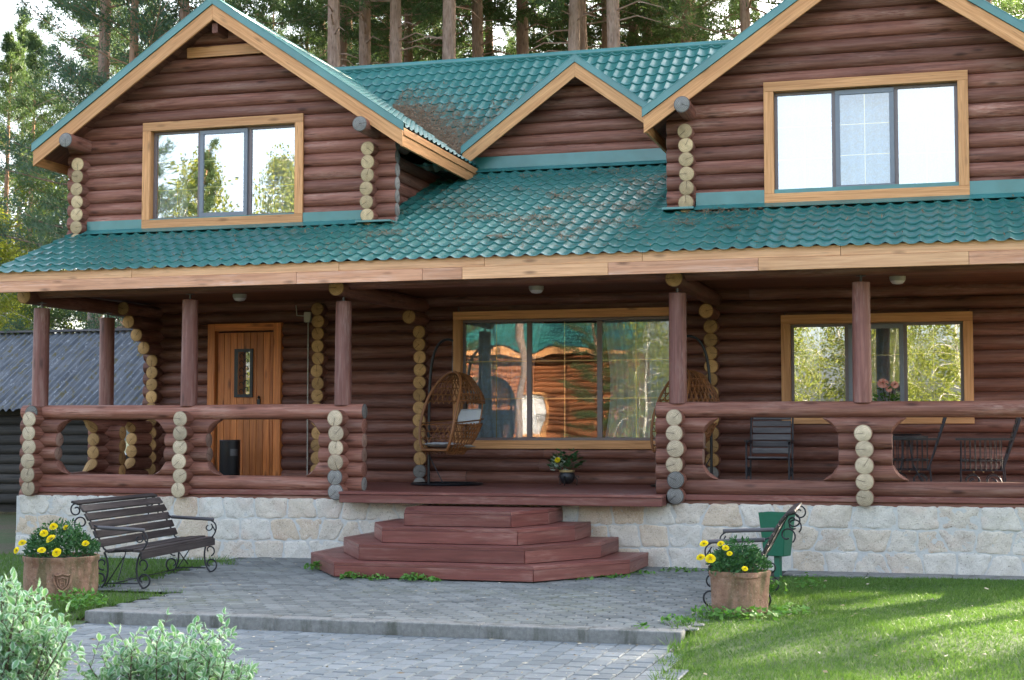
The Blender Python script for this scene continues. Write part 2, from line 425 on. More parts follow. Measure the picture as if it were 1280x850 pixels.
class MB:
    def __init__(self):
        self.v, self.f, self.mi, self.t, self.c = [], [], [], [], []
        self.n = 0
    def add(self, V, F, mi=0, tone=.5, lc=None):
        V = np.asarray(V, float).reshape(-1, 3)
        self.v.append(V)
        o = self.n
        self.f.extend([tuple(i + o for i in f) for f in F])
        self.mi.extend([mi] * len(F) if isinstance(mi, int) else mi)
        tone = np.full(len(V), tone, float) if np.isscalar(tone) else np.asarray(tone, float)
        self.t.append(tone)
        self.c.append(V.copy() if lc is None else np.asarray(lc, float).reshape(-1, 3))
        self.n += len(V)
        return self
    def box(self, lo, hi, mi=0, tone=None):
        lo, hi = np.array(lo, float), np.array(hi, float)
        return self.obox((lo + hi) / 2, np.eye(3), (hi - lo) / 2, mi, tone)
    def obox(self, c, ax, h, mi=0, tone=None):
        c = np.asarray(c, float); ax = np.asarray(ax, float); h = np.asarray(h, float)
        sg = np.array([[x, y, z] for x in (-1, 1) for y in (-1, 1) for z in (-1, 1)], float)
        V = c + (sg * h) @ ax
        order = list(np.argsort(-h))
        lc = (sg * h)[:, order] + rng.uniform(0, 50, 3)
        F = [(0, 1, 3, 2), (4, 6, 7, 5), (0, 4, 5, 1), (2, 3, 7, 6), (0, 2, 6, 4), (1, 5, 7, 3)]
        return self.add(V, F, mi, random.random() if tone is None else tone, lc)
    def bar(self, p0, p1, w, h, mi=0, up=(0, 0, 1), tone=None):
        p0, p1 = np.array(p0, float), np.array(p1, float)
        a = nrm(p1 - p0); s = nrm(np.cross(up, a))
        if np.linalg.norm(s) < 1e-6: s = np.array([1., 0, 0])
        u = np.cross(a, s)
        return self.obox((p0 + p1) / 2, [a, s, u], [np.linalg.norm(p1 - p0) / 2, w / 2, h / 2], mi, tone)
    def log(self, p0, p1, r, ms=0, me=1, n=18, seg=None, tone=None, e0=None, e1=None, wob=.010, caps=True, et=None, r1=None):
        """round timber; e0/e1(t) push the end outwards, t = 0 bottom .. 1 top"""
        p0, p1 = np.array(p0, float), np.array(p1, float)
        L = np.linalg.norm(p1 - p0); a = (p1 - p0) / L
        up = np.array([0, 0, 1.]) if abs(a[2]) < .9 else np.array([0, 1., 0])
        s = nrm(np.cross(up, a)); u = np.cross(a, s)
        if seg is None: seg = max(2, int(L / .18))
        th = np.linspace(0, 2 * PI, n, endpoint=False)
        off = rng.uniform(0, 60, 3)
        ss = np.linspace(0, L, seg + 1)
        ph = rng.uniform(0, 6.28, 6)
        V, LC = [], []
        for k, x in enumerate(ss):
            rr = r if r1 is None else r + (r1 - r) * x / L
            R = rr * (1 + wob * (np.sin(3 * th + ph[0] + x * 1.7) + np.sin(2 * th + ph[1] - x * .9) + 1.2 * np.sin(x * 2.3 + ph[2]) + .6 * np.sin(x * 7.1 + ph[3])))
            tt = (np.sin(th) + 1) / 2
            xx = np.full(n, x)
            if k == 0 and e0 is not None: xx = xx - e0(tt)
            if k == seg and e1 is not None: xx = xx + e1(tt)
            dz = .004 * math.sin(x * .8 + ph[4]) * min(1, L)
            P = p0 + np.outer(xx, a) + np.outer(R * np.cos(th), s) + np.outer(R * np.sin(th) + dz, u)
            V.append(P); LC.append(np.stack([xx + off[0], R * np.cos(th) + off[1], R * np.sin(th) + off[2]], 1))
        F = []
        for k in range(seg):
            for i in range(n):
                j = (i + 1) % n
                F.append((k * n + i, k * n + j, (k + 1) * n + j, (k + 1) * n + i))
        tn = random.random() if tone is None else tone
        self.add(np.concatenate(V), F, ms, tn, np.concatenate(LC))
        if caps:
            for k, P in ((0, V[0]), (1, V[-1])):
                o = rng.uniform(0, 60)
                lc = np.zeros((2 * n + 1, 3)); lc[:, 0] = o
                rot = rng.uniform(0, 6.28)
                lc[:n, 1] = np.cos(th + rot); lc[:n, 2] = np.sin(th + rot)
                c0 = P.mean(0)
                sgn = -1 if k == 0 else 1
                in_ = c0 + (P - c0) * .93 + a * sgn * .006
                lc[n:2 * n, 1:] = lc[:n, 1:] * .93
                VV = np.concatenate([P, in_, [c0 + a * sgn * .007]])
                FF = []
                for i in range(n):
                    j = (i + 1) % n
                    if k == 0: FF += [(j, i, n + i, n + j), (n + j, n + i, 2 * n)]
                    else: FF += [(i, j, n + j, n + i), (n + i, n + j, 2 * n)]
                self.add(VV, FF, me, random.random() if et is None else et, lc)
        return self
    def tube(self, pts, r, mi=0, n=6, closed=False, tone=None, caps=True):
        P = np.asarray(pts, float); m = len(P)
        rr = np.full(m, r, float) if np.isscalar(r) else np.asarray(r, float)
        T = np.zeros_like(P)
        if closed:
            T = np.roll(P, -1, 0) - np.roll(P, 1, 0)
        else:
            T[1:-1] = P[2:] - P[:-2]; T[0] = P[1] - P[0]; T[-1] = P[-1] - P[-2]
        T /= np.maximum(np.linalg.norm(T, axis=1), 1e-9)[:, None]
        ref = np.array([0, 0, 1.]) if abs(T[0][2]) < .9 else np.array([1., 0, 0])
        s = nrm(np.cross(ref, T[0])); V = []; LC = []
        th = np.linspace(0, 2 * PI, n, endpoint=False)
        off = rng.uniform(0, 40, 3); d = 0
        for k in range(m):
            s = nrm(s - T[k] * (s @ T[k])); u = np.cross(T[k], s)
            if k: d += np.linalg.norm(P[k] - P[k - 1])
            V.append(P[k] + rr[k] * (np.outer(np.cos(th), s) + np.outer(np.sin(th), u)))
            LC.append(np.stack([np.full(n, d), rr[k] * np.cos(th), rr[k] * np.sin(th)], 1) + off)
        F = []
        for k in range(m if closed else m - 1):
            k2 = (k + 1) % m
            for i in range(n):
                j = (i + 1) % n
                F.append((k * n + i, k * n + j, k2 * n + j, k2 * n + i))
        if caps and not closed:
            F.append(tuple(range(n - 1, -1, -1))); F.append(tuple((m - 1) * n + i for i in range(n)))
        return self.add(np.concatenate(V), F, mi, random.random() if tone is None else tone, np.concatenate(LC))
    def lathe(self, prof, c=(0, 0, 0), n=24, mi=0, tone=.5, cap=True):
        th = np.linspace(0, 2 * PI, n, endpoint=False); V = []
        for r, z in prof:
            V.append(np.stack([c[0] + r * np.cos(th), c[1] + r * np.sin(th), np.full(n, c[2] + z)], 1))
        F = []
        for k in range(len(prof) - 1):
            for i in range(n):
                j = (i + 1) % n
                F.append((k * n + i, k * n + j, (k + 1) * n + j, (k + 1) * n + i))
        if cap:
            F.append(tuple(range(n - 1, -1, -1))); F.append(tuple((len(prof) - 1) * n + i for i in range(n)))
        return self.add(np.concatenate(V), F, mi, tone)
    def prism(self, poly, z0, z1, mi=0, tone=.5):
        n = len(poly)
        V = [(x, y, z0) for x, y in poly] + [(x, y, z1) for x, y in poly]
        F = [tuple(range(n - 1, -1, -1)), tuple(range(n, 2 * n))]
        F += [(i, (i + 1) % n, n + (i + 1) % n, n + i) for i in range(n)]
        return self.add(V, F, mi, tone)
    def build(self, name, mats, parent=None, smooth=True, bevel=0, local=False, flat_angle=40):
        V = np.concatenate(self.v) if self.v else np.zeros((0, 3))
        if parent is not None and not local:
            V = V - np.array(world_loc(parent))
        me = bpy.data.meshes.new(name)
        me.from_pydata(V.tolist(), [], self.f)
        for m in mats: me.materials.append(M[m] if isinstance(m, str) else m)
        me.polygons.foreach_set('material_index', np.array(self.mi, dtype=np.int32))
        a = me.attributes.new('tone', 'FLOAT', 'POINT'); a.data.foreach_set('value', np.concatenate(self.t).astype(np.float32))
        a = me.attributes.new('lc', 'FLOAT_VECTOR', 'POINT'); a.data.foreach_set('vector', np.concatenate(self.c).astype(np.float32).ravel())
        me.update()
        if smooth:
            me.polygons.foreach_set('use_smooth', np.ones(len(me.polygons), dtype=bool))
            me.set_sharp_from_angle(angle=rad(flat_angle))
        o = bpy.data.objects.new(name, me)
        COL.objects.link(o)
        if parent is not None: o.parent = parent
        if bevel:
            b = o.modifiers.new('bevel', 'BEVEL'); b.width = bevel; b.segments = 2; b.limit_method = 'ANGLE'; b.angle_limit = rad(50)
        return o

def world_loc(o):
    v = Vector((0, 0, 0))
    while o is not None:
        v += o.location; o = o.parent
    return v

def soup(name, V, tone, mat, parent=None, tri=3, lc=None):
    """many loose triangles / quads in one mesh; V has shape (N, tri, 3)"""
    N = len(V); V = np.asarray(V, np.float32)
    if parent is not None: pass
    me = bpy.data.meshes.new(name)
    me.vertices.add(N * tri); me.vertices.foreach_set('co', V.ravel())
    me.loops.add(N * tri); me.loops.foreach_set('vertex_index', np.arange(N * tri, dtype=np.int32))
    me.polygons.add(N); me.polygons.foreach_set('loop_start', np.arange(0, N * tri, tri, dtype=np.int32))
    me.update(calc_edges=True)
    me.materials.append(M[mat] if isinstance(mat, str) else mat)
    a = me.attributes.new('tone', 'FLOAT', 'POINT'); a.data.foreach_set('value', np.repeat(np.asarray(tone, np.float32), tri))
    o = bpy.data.objects.new(name, me); COL.objects.link(o)
    if parent is not None: o.parent = parent
    return o

def tag(o, label=None, cat=None, group=None, kind=None):
    if label: o['label'] = label
    if cat: o['category'] = cat
    if group: o['group'] = group
    if kind: o['kind'] = kind
    return o
def thing(name, label, cat, loc=(0, 0, 0), rz=0.0, group=None):
    o = bpy.data.objects.new(name, None); COL.objects.link(o)
    o.empty_display_size = .2
    o.location = loc; o.rotation_euler = (0, 0, rz)
    return tag(o, label, cat, group)
def dup(root, loc, rz=None, label=None, scale=None, group=None):
    r = root.copy(); COL.objects.link(r); r.location = loc
    if rz is not None: r.rotation_euler = (0, 0, rz)
    if scale: r.scale = (scale,) * 3
    if label: r['label'] = label
    if group: r['group'] = group
    def kids(src, dst):
        for ch in list(src.children):
            c = ch.copy(); COL.objects.link(c); c.parent = dst; kids(ch, c)
    kids(root, r)
    return r
#@@SETTING
# ------------------------------------------------------------------ ground, paving, lawn
def smooth(a, b, x):
    t = np.clip((x - a) / (b - a), 0, 1); return t * t * (3 - 2 * t)
def gz(x, y):
    """height of the natural ground"""
    return -.02 - .13 * smooth(-5.2, -7.2, y) + .015 * np.sin(x * .7) * np.cos(y * .5)

def grid_sheet(name, xs, ys, zf, mat):
    X, Y = np.meshgrid(xs, ys); Z = zf(X, Y)
    V = np.stack([X, Y, Z], -1).reshape(-1, 3); nx = len(xs)
    F = [(j * nx + i, j * nx + i + 1, (j + 1) * nx + i + 1, (j + 1) * nx + i) for j in range(len(ys) - 1) for i in range(nx - 1)]
    mb = MB(); mb.add(V, F, 0, .5)
    return tag(mb.build(name, [mat]), kind='structure')
far = [-260, -160, -90, -50, -30, -22]
grid_sheet('ground', np.array(far + list(np.linspace(-16, 8, 49)) + [14, 30, 60, 110, 200, 260]),
           np.array(far + list(np.linspace(-15, 4, 39)) + [8, 16, 30, 60, 110, 200, 320]),
           lambda x, y: gz(x, y) - .05, 'ground')

def lawn_right_edge(y):          # western edge of the right-hand lawn
    return np.where(y > -6, -2.12 + .10 * np.sin(y * 1.3), -2.22 + .12 * (y + 6) * -1.0 + .04 * np.sin(y * 3))
def in_right(x, y): return (x > lawn_right_edge(y) - .02) & (y < -.42)
def in_left(x, y): return (x < np.where(y > -4.3, -9.35 + .12 * np.sin(y * 2), -8.05 - .15 * np.sin(y * 2))) & (y < -.25) & (y > -6.75 + .12 * np.sin(x * 3))

# the lawn: two turf sheets in one mesh
mb = MB()
for fn, xs, ys in ((in_right, np.arange(-2.6, 14.01, .2), np.arange(-14.2, -.2, .2)), (in_left, np.arange(-20, -7.6, .2), np.arange(-7.2, .2, .2))):
    for x in xs:
        for y in ys:
            if fn(x + .1, y + .1):
                P = np.array([(x, y), (x + .2, y), (x + .2, y + .2), (x, y + .2)])
                mb.add(np.c_[P, gz(P[:, 0], P[:, 1])], [(0, 1, 2, 3)], 0, .5)
tag(mb.build('lawn', ['lawn']), kind='structure')

def blades(N, x0, x1, y0, y1, fn, hmin, hmax, wd):
    x = rng.uniform(x0, x1, N); y = rng.uniform(y0, y1, N)
    k = fn(x, y); x, y = x[k], y[k]; n = len(x)
    z = gz(x, y) - .005
    patch = .5 + .5 * np.sin(x * 2.1 + 1.3 * np.sin(y * 1.7)) * np.sin(y * 2.6 + 1.1 * np.sin(x * 1.3))
    h = rng.uniform(hmin, hmax, n) * (.75 + .5 * patch); a = rng.uniform(0, 2 * PI, n)
    le = rng.normal(0, .5, (n, 2)) * h[:, None]
    w_ = wd * rng.uniform(.6, 1.3, n)
    V = np.zeros((n, 3, 3))
    V[:, 0] = np.stack([x - w_ * np.cos(a), y - w_ * np.sin(a), z], 1)
    V[:, 1] = np.stack([x + w_ * np.cos(a), y + w_ * np.sin(a), z], 1)
    V[:, 2] = np.stack([x + le[:, 0], y + le[:, 1], z + h], 1)
    return V, np.clip(rng.normal(.45, .25, n) + .25 * (patch - .5), 0, 1)
Va, ta = blades(210000, -2.6, 4.2, -10.5, -.4, in_right, .018, .048, .0048)
Vb, tb = blades(26000, -14.5, -7.9, -6.9, -.2, in_left, .035, .09, .005)
# tufts along the lawn's ragged edge and at the foot of the planters
def tufts(pts, N, s, h):
    V = []
    for (cx, cy) in pts:
        x = rng.normal(cx, s, N); y = rng.normal(cy, s, N); a = rng.uniform(0, 6.28, N); hh = rng.uniform(.4, 1, N) * h
        q = np.zeros((N, 3, 3)); z = gz(x, y)
        q[:, 0] = np.stack([x - .006 * np.cos(a), y - .006 * np.sin(a), z], 1)
        q[:, 1] = np.stack([x + .006 * np.cos(a), y + .006 * np.sin(a), z], 1)
        q[:, 2] = np.stack([x + rng.normal(0, .5, N) * hh, y + rng.normal(0, .5, N) * hh, z + hh], 1)
        V.append(q)
    return np.concatenate(V)
ed = [(float(lawn_right_edge(np.array(y))) + random.uniform(-.12, .08), y) for y in np.arange(-9.5, -.5, .16)]
Vc = tufts(ed, 26, .05, .11)
Vd = tufts([(random.uniform(-8.9, -8.1), random.uniform(-6.7, -5.2)) for _ in range(26)] + [(-9.25 + random.uniform(-.2, .25), y) for y in np.arange(-4.2, -.5, .12)], 30, .06, .13)
allV = np.concatenate([Va, Vb, Vc, Vd])
tag(soup('grass', allV, np.concatenate([ta, tb, rng.uniform(.1, .8, len(Vc) + len(Vd))]), 'grass'), 'short mown green grass with ragged edges on the lawn', 'grass', kind='stuff')
# fallen leaves and petals on the lawn
n = 130; x = rng.uniform(-2, 4, n); y = rng.uniform(-9.5, -.6, n); s = rng.uniform(.012, .035, n); a = rng.uniform(0, 6.28, n)
z = gz(x, y) + rng.uniform(.02, .055, n)
Q = np.zeros((n, 4, 3))
for k in range(4):
    Q[:, k] = np.stack([x + s * np.cos(a + k * PI / 2), y + s * .6 * np.sin(a + k * PI / 2), z + rng.uniform(-.01, .012, n)], 1)
def leaflit():
    m, t, b = newmat('dry_leaf'); g = G(t)
    g.l(g.mix(g.attr('tone', 'Fac'), (.20, .13, .05), (.55, .50, .40)), b.inputs['Base Color']); b.inputs['Roughness'].default_value = .9
    return m
M['dryleaf'] = leaflit()
tag(soup('fallen_leaves', Q, rng.uniform(0, 1, n), 'dryleaf', tri=4), 'scattered dry leaves and petals lying in the grass', 'leaves', kind='stuff')

# weeds: small leaved plants at kerb, steps, planters
def weed_soup(spots):
    V, T = [], []
    for (cx, cy, R, h, N) in spots:
        z0 = 0 if (cy > -6.0 and cx > -9 and cx < -2.1) else float(gz(np.array(cx), np.array(cy)))
        for _ in range(N):
            ang = random.uniform(0, 6.28); r = R * math.sqrt(random.random())
            c = np.array([cx + r * math.cos(ang), cy + r * math.sin(ang), z0 + h * random.uniform(.25, 1) * (1 - .5 * (r / R) ** 2)])
            s = random.uniform(.018, .04); d = nrm([random.gauss(0, 1), random.gauss(0, 1), random.gauss(.1, .5)])
            e = nrm(np.cross(d, [random.gauss(0, .4), random.gauss(0, .4), 1]))
            V.append([c - d * s, c + e * s * .6, c + d * s, c - e * s * .6]); T.append(random.random())
    return np.array(V), np.array(T)
V, T = weed_soup([(-7.55, -1.65, .14, .13, 70), (-7.72, -1.45, .10, .10, 40), (-6.75, -2.50, .16, .09, 90), (-6.45, -2.50, .14, .07, 60), (-5.98, -2.52, .16, .10, 90), (-5.75, -2.5, .1, .06, 40),
                  (-3.9, -1.35, .25, .035, 60), (-3.7, -.9, .25, .04, 70), (-4.2, -1.75, .2, .03, 40), (-3.2, -.35, .3, .03, 60),
                  (-1.75, -5.0, .25, .12, 130), (-2.15, -5.05, .22, .12, 100), (-1.45, -4.7, .2, .14, 90), (-2.35, -5.6, .15, .09, 60), (-1.75, -2.9, .14, .26, 50), (-1.5, -2.0, .2, .2, 60),
                  (-8.5, -5.6, .3, .15, 160), (-9.0, -6.0, .35, .18, 200), (-8.2, -5.9, .2, .12, 90), (-2.6, -5.98, .08, .05, 20), (-5.2, -6.1, .05, .04, 10)])
tag(soup('weeds', V, T, 'weed', tri=4), 'low leafy weeds sprouting at steps, kerb and planters', 'weeds', kind='stuff')

def paver_mesh(name, polys, ztop, mat, base_poly, zb):
    mb = MB()
    mb.add([(x, y, zb) for x, y in base_poly], [tuple(range(len(base_poly)))], 1, .5)
    for P in polys:
        P = np.array(P); c = P.mean(0); n = len(P)
        dz = random.gauss(0, .0015); tl = rng.normal(0, .006, 2)
        o = c + (P - c) * .93; i = c + (P - c) * .86
        zt = lambda q: ztop + dz + (q - c) @ tl
        V = np.concatenate([np.c_[o, np.full(n, zb)], np.c_[o, zt(o) - .009], np.c_[i, zt(i)]])
        F = [tuple(2 * n + k for k in range(n))]
        for k in range(n):
            j = (k + 1) % n
            F += [(k, j, n + j, n + k), (n + k, n + j, 2 * n + j, 2 * n + k)]
        mb.add(V, F, 0, min(1, max(0, random.gauss(.5, .28))))
    return tag(mb.build(name, [mat, 'joint'], flat_angle=20), kind='structure')
# terrace: stretched hexagonal pavers between kerb and plinth
hexes = []
w_, h_ = .205, .20
r_i = 0
y = -5.86
while y < .1:
    x = -9.6 + (w_ / 2 if r_i % 2 else 0)
    while x < -1.95:
        if not (x < -8.0 and y < -4.4) and x < float(lawn_right_edge(np.array(min(y, -.45)))) + .02 and x > (-9.25 + .1 * math.sin(y * 2)):
            hexes.append([(x - w_ / 2, y - h_ * .28), (x, y - h_ * .52), (x + w_ / 2, y - h_ * .28), (x + w_ / 2, y + h_ * .28), (x, y + h_ * .52), (x - w_ / 2, y + h_ * .28)])
        x += w_
    y += h_ * .80; r_i += 1
paver_mesh('terrace_paving', hexes, .0, 'hexpaver', [(-8.05, -5.95), (-2.2, -5.95), (-1.9, -.2), (-1.9, .2), (-9.5, .2), (-9.4, -4.2), (-8.05, -4.3)], -.012)
# lower pavement
bl = []
bw, bd = .165, .25
for i, x in enumerate(np.arange(-13.0, -.9, bw)):
    y = -6.215 - bd / 2 - (bd / 2 if i % 2 else 0)
    if i % 2:
        if x < float(lawn_right_edge(np.array(-6.3))): bl.append([(x, -6.215 - bd / 2), (x + bw, -6.215 - bd / 2), (x + bw, -6.215), (x, -6.215)])
    while y > -11.2:
        if x + bw * .6 < float(lawn_right_edge(np.array(y))):
            bl.append([(x, y - bd / 2), (x + bw, y - bd / 2), (x + bw, y + bd / 2), (x, y + bd / 2)])
        y -= bd
paver_mesh('lower_pavement', bl, -.112, 'brick', [(-13, -11.3), (-1.55, -11.3), (-1.9, -8.5), (-2.15, -7), (-2.18, -6.2), (-13, -6.2)], -.124)
# kerb stones
mb = MB()
x = -8.05
while x < -2.3:
    x2 = min(x + 1.0, -2.22)
    mb.box((x + .004, -6.20, -.3), (x2 - .004, -5.98, .003 + random.uniform(-.003, .003)), 0)
    x = x2
mb.box((-8.05, -6.195, -.3), (-2.22, -5.99, -.012), 0)
tag(mb.build('kerb', ['concrete'], bevel=.012), kind='structure')
mb = MB()
x = -1.95
while x < 6:
    mb.box((x + .004, -.40, -.1), (x + .996, .2, -.004), 0); x += 1.0
tag(mb.build('plinth_gutter', ['concrete'], bevel=.008), kind='structure')

# ------------------------------------------------------------------ the log house
house = thing('log_house', 'brown log house with green metal tile roofs and a long covered porch', 'house', (-5.8, 3.6, 0))
R = .105
def clamp01(t): return np.clip(t, 0, 1)
def conc_top(L):     # bracket that is longest along its top
    return lambda t: L * (1 - np.sqrt(np.clip(1 - (clamp01(t) / .92).clip(0, 1) ** 2, 0, 1))) ** .8
def conc_bot(L):
    return lambda t: L * (1 - np.sqrt(np.clip(1 - (clamp01(1 - t) / .92).clip(0, 1) ** 2, 0, 1))) ** .8

# stone plinth: courses of rough granite blocks over a mortar core
mb = MB()
mb.box((-13.06, .1135, -.3), (2.2, .6, .80), 1)
mb.box((-13.06, .6, -.3), (-12.66, 9.6, .80), 1)
def clip_poly(P, pt, nn):
    out = []
    for i in range(len(P)):
        a, b = P[i], P[(i + 1) % len(P)]; da, db = (a - pt) @ nn, (b - pt) @ nn
        if da <= 0: out.append(a)
        if (da < 0 < db) or (db < 0 < da): out.append(a + (b - a) * (da / (da - db)))
    return out
def stone(mb, P, to3, gap, tone):
    """one rough block: cell outline P (2-D) becomes a rounded, bulging, uneven face"""
    P = np.array(P); c = P.mean(0); m_ = 48
    E = np.roll(P, -1, 0) - P; Ls = np.linalg.norm(E, axis=1); tot = Ls.sum(); Q = []
    cum = np.r_[0, np.cumsum(Ls)]
    for k in range(m_):
        d = tot * k / m_; i = min(len(P) - 1, np.searchsorted(cum, d, side='right') - 1); Q.append(P[i] + E[i] * (d - cum[i]) / max(Ls[i], 1e-9))
    Q = np.array(Q)
    for _ in range(1): Q = Q * .5 + (np.roll(Q, 1, 0) + np.roll(Q, -1, 0)) * .25
    ang = np.arctan2(Q[:, 1] - c[1], Q[:, 0] - c[0]); ph = rng.uniform(0, 6.28, 8); rad_ = np.linalg.norm(Q - c, axis=1)
    g_ = gap + .004 * np.sin(4 * ang + ph[0]) + .004 * np.sin(7 * ang + ph[1])
    Q = c + (Q - c) * (1 - g_ / rad_)[:, None]
    V = []; lift = random.uniform(.008, .020)
    for sc, h in ((1.0, -.014), (.985, .004), (.955, .55), (.86, .85), (.66, .97), (.42, 1.0), (.18, 1.0)):
        q = c + (Q - c) * sc
        hh = (lift * h if sc < .98 else h) + (0 if sc > .96 else .006 * np.sin(q[:, 0] * 17 + ph[2]) * np.sin(q[:, 1] * 21 + ph[3]) + .004 * np.sin(q[:, 0] * 41 + ph[4]) * np.sin(q[:, 1] * 37 + ph[5]) + rng.normal(0, .0016, m_))
        V.append(to3(q, hh + np.zeros(m_)))
    V.append(to3(c[None], np.array([lift])))
    F = []
    for k in range(6):
        for i in range(m_): F.append((k * m_ + i, k * m_ + (i + 1) % m_, (k + 1) * m_ + (i + 1) % m_, (k + 1) * m_ + i))
    F += [(6 * m_ + i, 6 * m_ + (i + 1) % m_, 7 * m_) for i in range(m_)]
    mb.add(np.concatenate(V), F, 0, tone)
def rubble(mb, u0, u1, v0, v1, to3):
    pts = []
    hs_ = (v1 - v0) / 3
    for r in range(3):
        u = u0 - random.uniform(0, .35)
        while u < u1 + .3:
            wd = random.choice((random.uniform(.28, .40), random.uniform(.38, .62)))
            pts.append((u + wd / 2, v0 + hs_ * (r + .5) + random.uniform(-.022, .022))); u += wd
    pts = np.array(pts)
    for p in pts:
        if not (u0 - .05 < p[0] < u1 + .05): continue
        P = [np.array(q) for q in ((u0, v0), (u1, v0), (u1, v1), (u0, v1))]
        for q in pts:
            if q is p or abs(q[0] - p[0]) > 1.2 or np.allclose(q, p): continue
            # courses stay readable: vertical distances count double
            S_ = np.array([1., 2.6]); d = (q - p) * S_ * S_
            P = clip_poly(P, (p + q) / 2, d)
            if len(P) < 3: break
        if len(P) >= 3 and np.ptp(np.array(P)[:, 0]) > .08: stone(mb, P, to3, .008, random.random())
rubble(mb, -13.08, 2.2, -.05, .822, lambda q, h: np.stack([q[:, 0], .118 - h, q[:, 1]], 1))
rubble(mb, .14, 3.5, -.05, .822, lambda q, h: np.stack([-13.06 - h, .14 + 3.5 - q[:, 0], q[:, 1]], 1))
mb.build('stone_plinth', ['stone', 'mortar'], house, flat_angle=60)

# porch floor and deck edge
mb = MB()
y = .12
while y < 3.7:
    mb.box((-12.95, y, .86), (2.1, y + .137, .929), 0); y += .141
mb.build('porch_floor', ['deck'], house, bevel=.004)
mb = MB()
mb.box((-7.86, -.26, .895), (-3.46, -.115, .932), 0); mb.box((-7.86, -.112, .895), (-3.46, .118, .932), 0)
mb.box((-7.855, -.245, .785), (-3.465, .12, .893), 0)
mb.build('deck_edge', ['deck'], house, bevel=.005)

# railing columns: short logs laid towards the viewer
EM = ['log', 'endpale', 'endgrey', 'endgold']
COLX = [-12.80, -10.38, -8.02, -3.34, -.98, 1.95]
for cx in COLX:
    mb = MB()
    top = 5 if cx < -3 else 4
    for k in range(top + 1):
        z = .915 + .2 * k
        grey = (cx in (-8.02, -3.34)) and k < 2
        yy = 0.0 + random.uniform(-.015, .015)
        mb.log((cx + random.uniform(-.012, .012), yy, z), (cx, .62, z), .112 + random.uniform(-.003, .004), 0, 2 if grey else (1), n=20, seg=4)
    mb.build('railing_column', EM, house)

def rail_x(x0, x1, y, z, mb, **kw): mb.log((x0, y, z), (x1, y, z), R * random.uniform(.985, 1.02), 0, 1, **kw)
def railing(name, x0, x1, cols):
    """front railing in the XZ plane: rail, bracket logs by each column, sill logs"""
    y = .27
    mb = MB(); rail_x(x0, x1, y, 2.015, mb); mb.build('handrail', ['log', 'endgrey'], house)
    mb = MB(); rail_x(x0, x1, y, 1.015, mb); rail_x(x0, x1, y, .815, mb); mb.build('sill_log', ['log', 'endgrey'], house)
    for cx, l, r_ in cols:
        mb = MB()
        for z, fn in ((1.815, conc_top), (1.615, None), (1.415, None), (1.215, conc_bot)):
            ll = l if l is not None else -.325 + random.uniform(-.012, .012)
            rr = r_ if r_ is not None else .325 + random.uniform(-.012, .012)
            mb.log((cx + ll, y, z), (cx + rr, y, z), R, 0, 1 if fn is None else 2, n=24, seg=5, e0=fn(.19) if (fn and l is None) else None, e1=fn(.19) if (fn and r_ is None) else None)
        mb.build('rail_bracket', ['log', 'bracketend', 'log'], house)
railing('left', -13.06, -7.70, [(-12.80, -.26, None), (-10.38, None, None), (-8.02, None, .32)])
railing('right', -3.62, 2.2, [(-3.34, -.28, None), (-.98, None, None), (1.95, None, .24)])
# side railing at the left end of the porch (runs into the depth)
mb = MB(); mb.log((-12.8, .05, 2.015 - .0), (-12.8, 3.3, 2.015), R, 0, 1); mb.build('handrail', ['log', 'endgrey'], house)
mb = MB(); mb.log((-12.8, .4, 1.015), (-12.8, 3.3, 1.015), R, 0, 1); mb.log((-12.8, .4, .84), (-12.8, 3.3, .84), R, 0, 1); mb.build('sill_log', ['log', 'endgrey'], house)
for cy, l, r_ in ((2.1, -.36, .36), (3.35, -.45, .1)):
    mb = MB()
    for z, L, fn in ((1.815, .62, conc_top), (1.615, .33, None), (1.415, .33, None), (1.215, .40, conc_bot)):
        mb.log((-12.8, cy + l, z), (-12.8, cy + r_, z), R, 0, 1, n=20, seg=5, e0=fn(.24) if fn else None, e1=fn(.24) if fn and r_ > .2 else None)
    mb.build('rail_bracket', ['log', 'endgold'], house)
mb = MB()
for k in range(5): mb.log((-13.05, 2.1, .915 + .2 * k), (-12.5, 2.1, .915 + .2 * k), .11, 0, 1, n=18, seg=4)
mb.build('railing_column', ['log', 'endgold'], house)

# porch posts with their jack-screw plates
for cx, cy, zt in [(-12.80, .27, 3.58), (-10.38, .27, 3.65), (-8.02, .27, 3.57), (-3.34, .27, 3.57), (-1.0, .27, 3.65), (1.95, .27, 3.57), (-12.8, 2.1, 3.57)]:
    mb = MB(); mb.log((cx, cy, 2.10), (cx, cy, zt - .035), .118, 0, 0, n=20, seg=12, wob=.012, r1=.113)
    p = mb.build('porch_post', ['post'], house)
    mb = MB(); mb.lathe([(.075, zt - .034), (.075, zt - .026)], (cx, cy, 0), 16); mb.lathe([(.016, zt - .026), (.016, zt + .07)], (cx, cy, 0), 10)
    mb.lathe([(.065, zt + .045), (.065, zt + .053)], (cx, cy, 0), 16)
    mb.build('jack_plate', ['irongrey'], p)
# porch beams
mb = MB()
for cx in (-12.93, -8.02, -3.34, 1.95):
    mb.log((cx, .0, 3.715), (cx, 3.7, 3.735), .115, 0, 1, n=20)
mb.log((-13.1, .27, 3.80), (2.2, .27, 3.80), .10, 0, 1)
mb.build('porch_beam', ['logdark', 'endgold'], house)
# porch ceiling
mb = MB()
y = -.40
while y < 3.7:
    mb.box((-13.15, y, 3.83 + .012 * y), (2.3, y + .128, 3.855 + .012 * y), 0); y += .13
mb.build('porch_ceiling', ['ceil'], house)

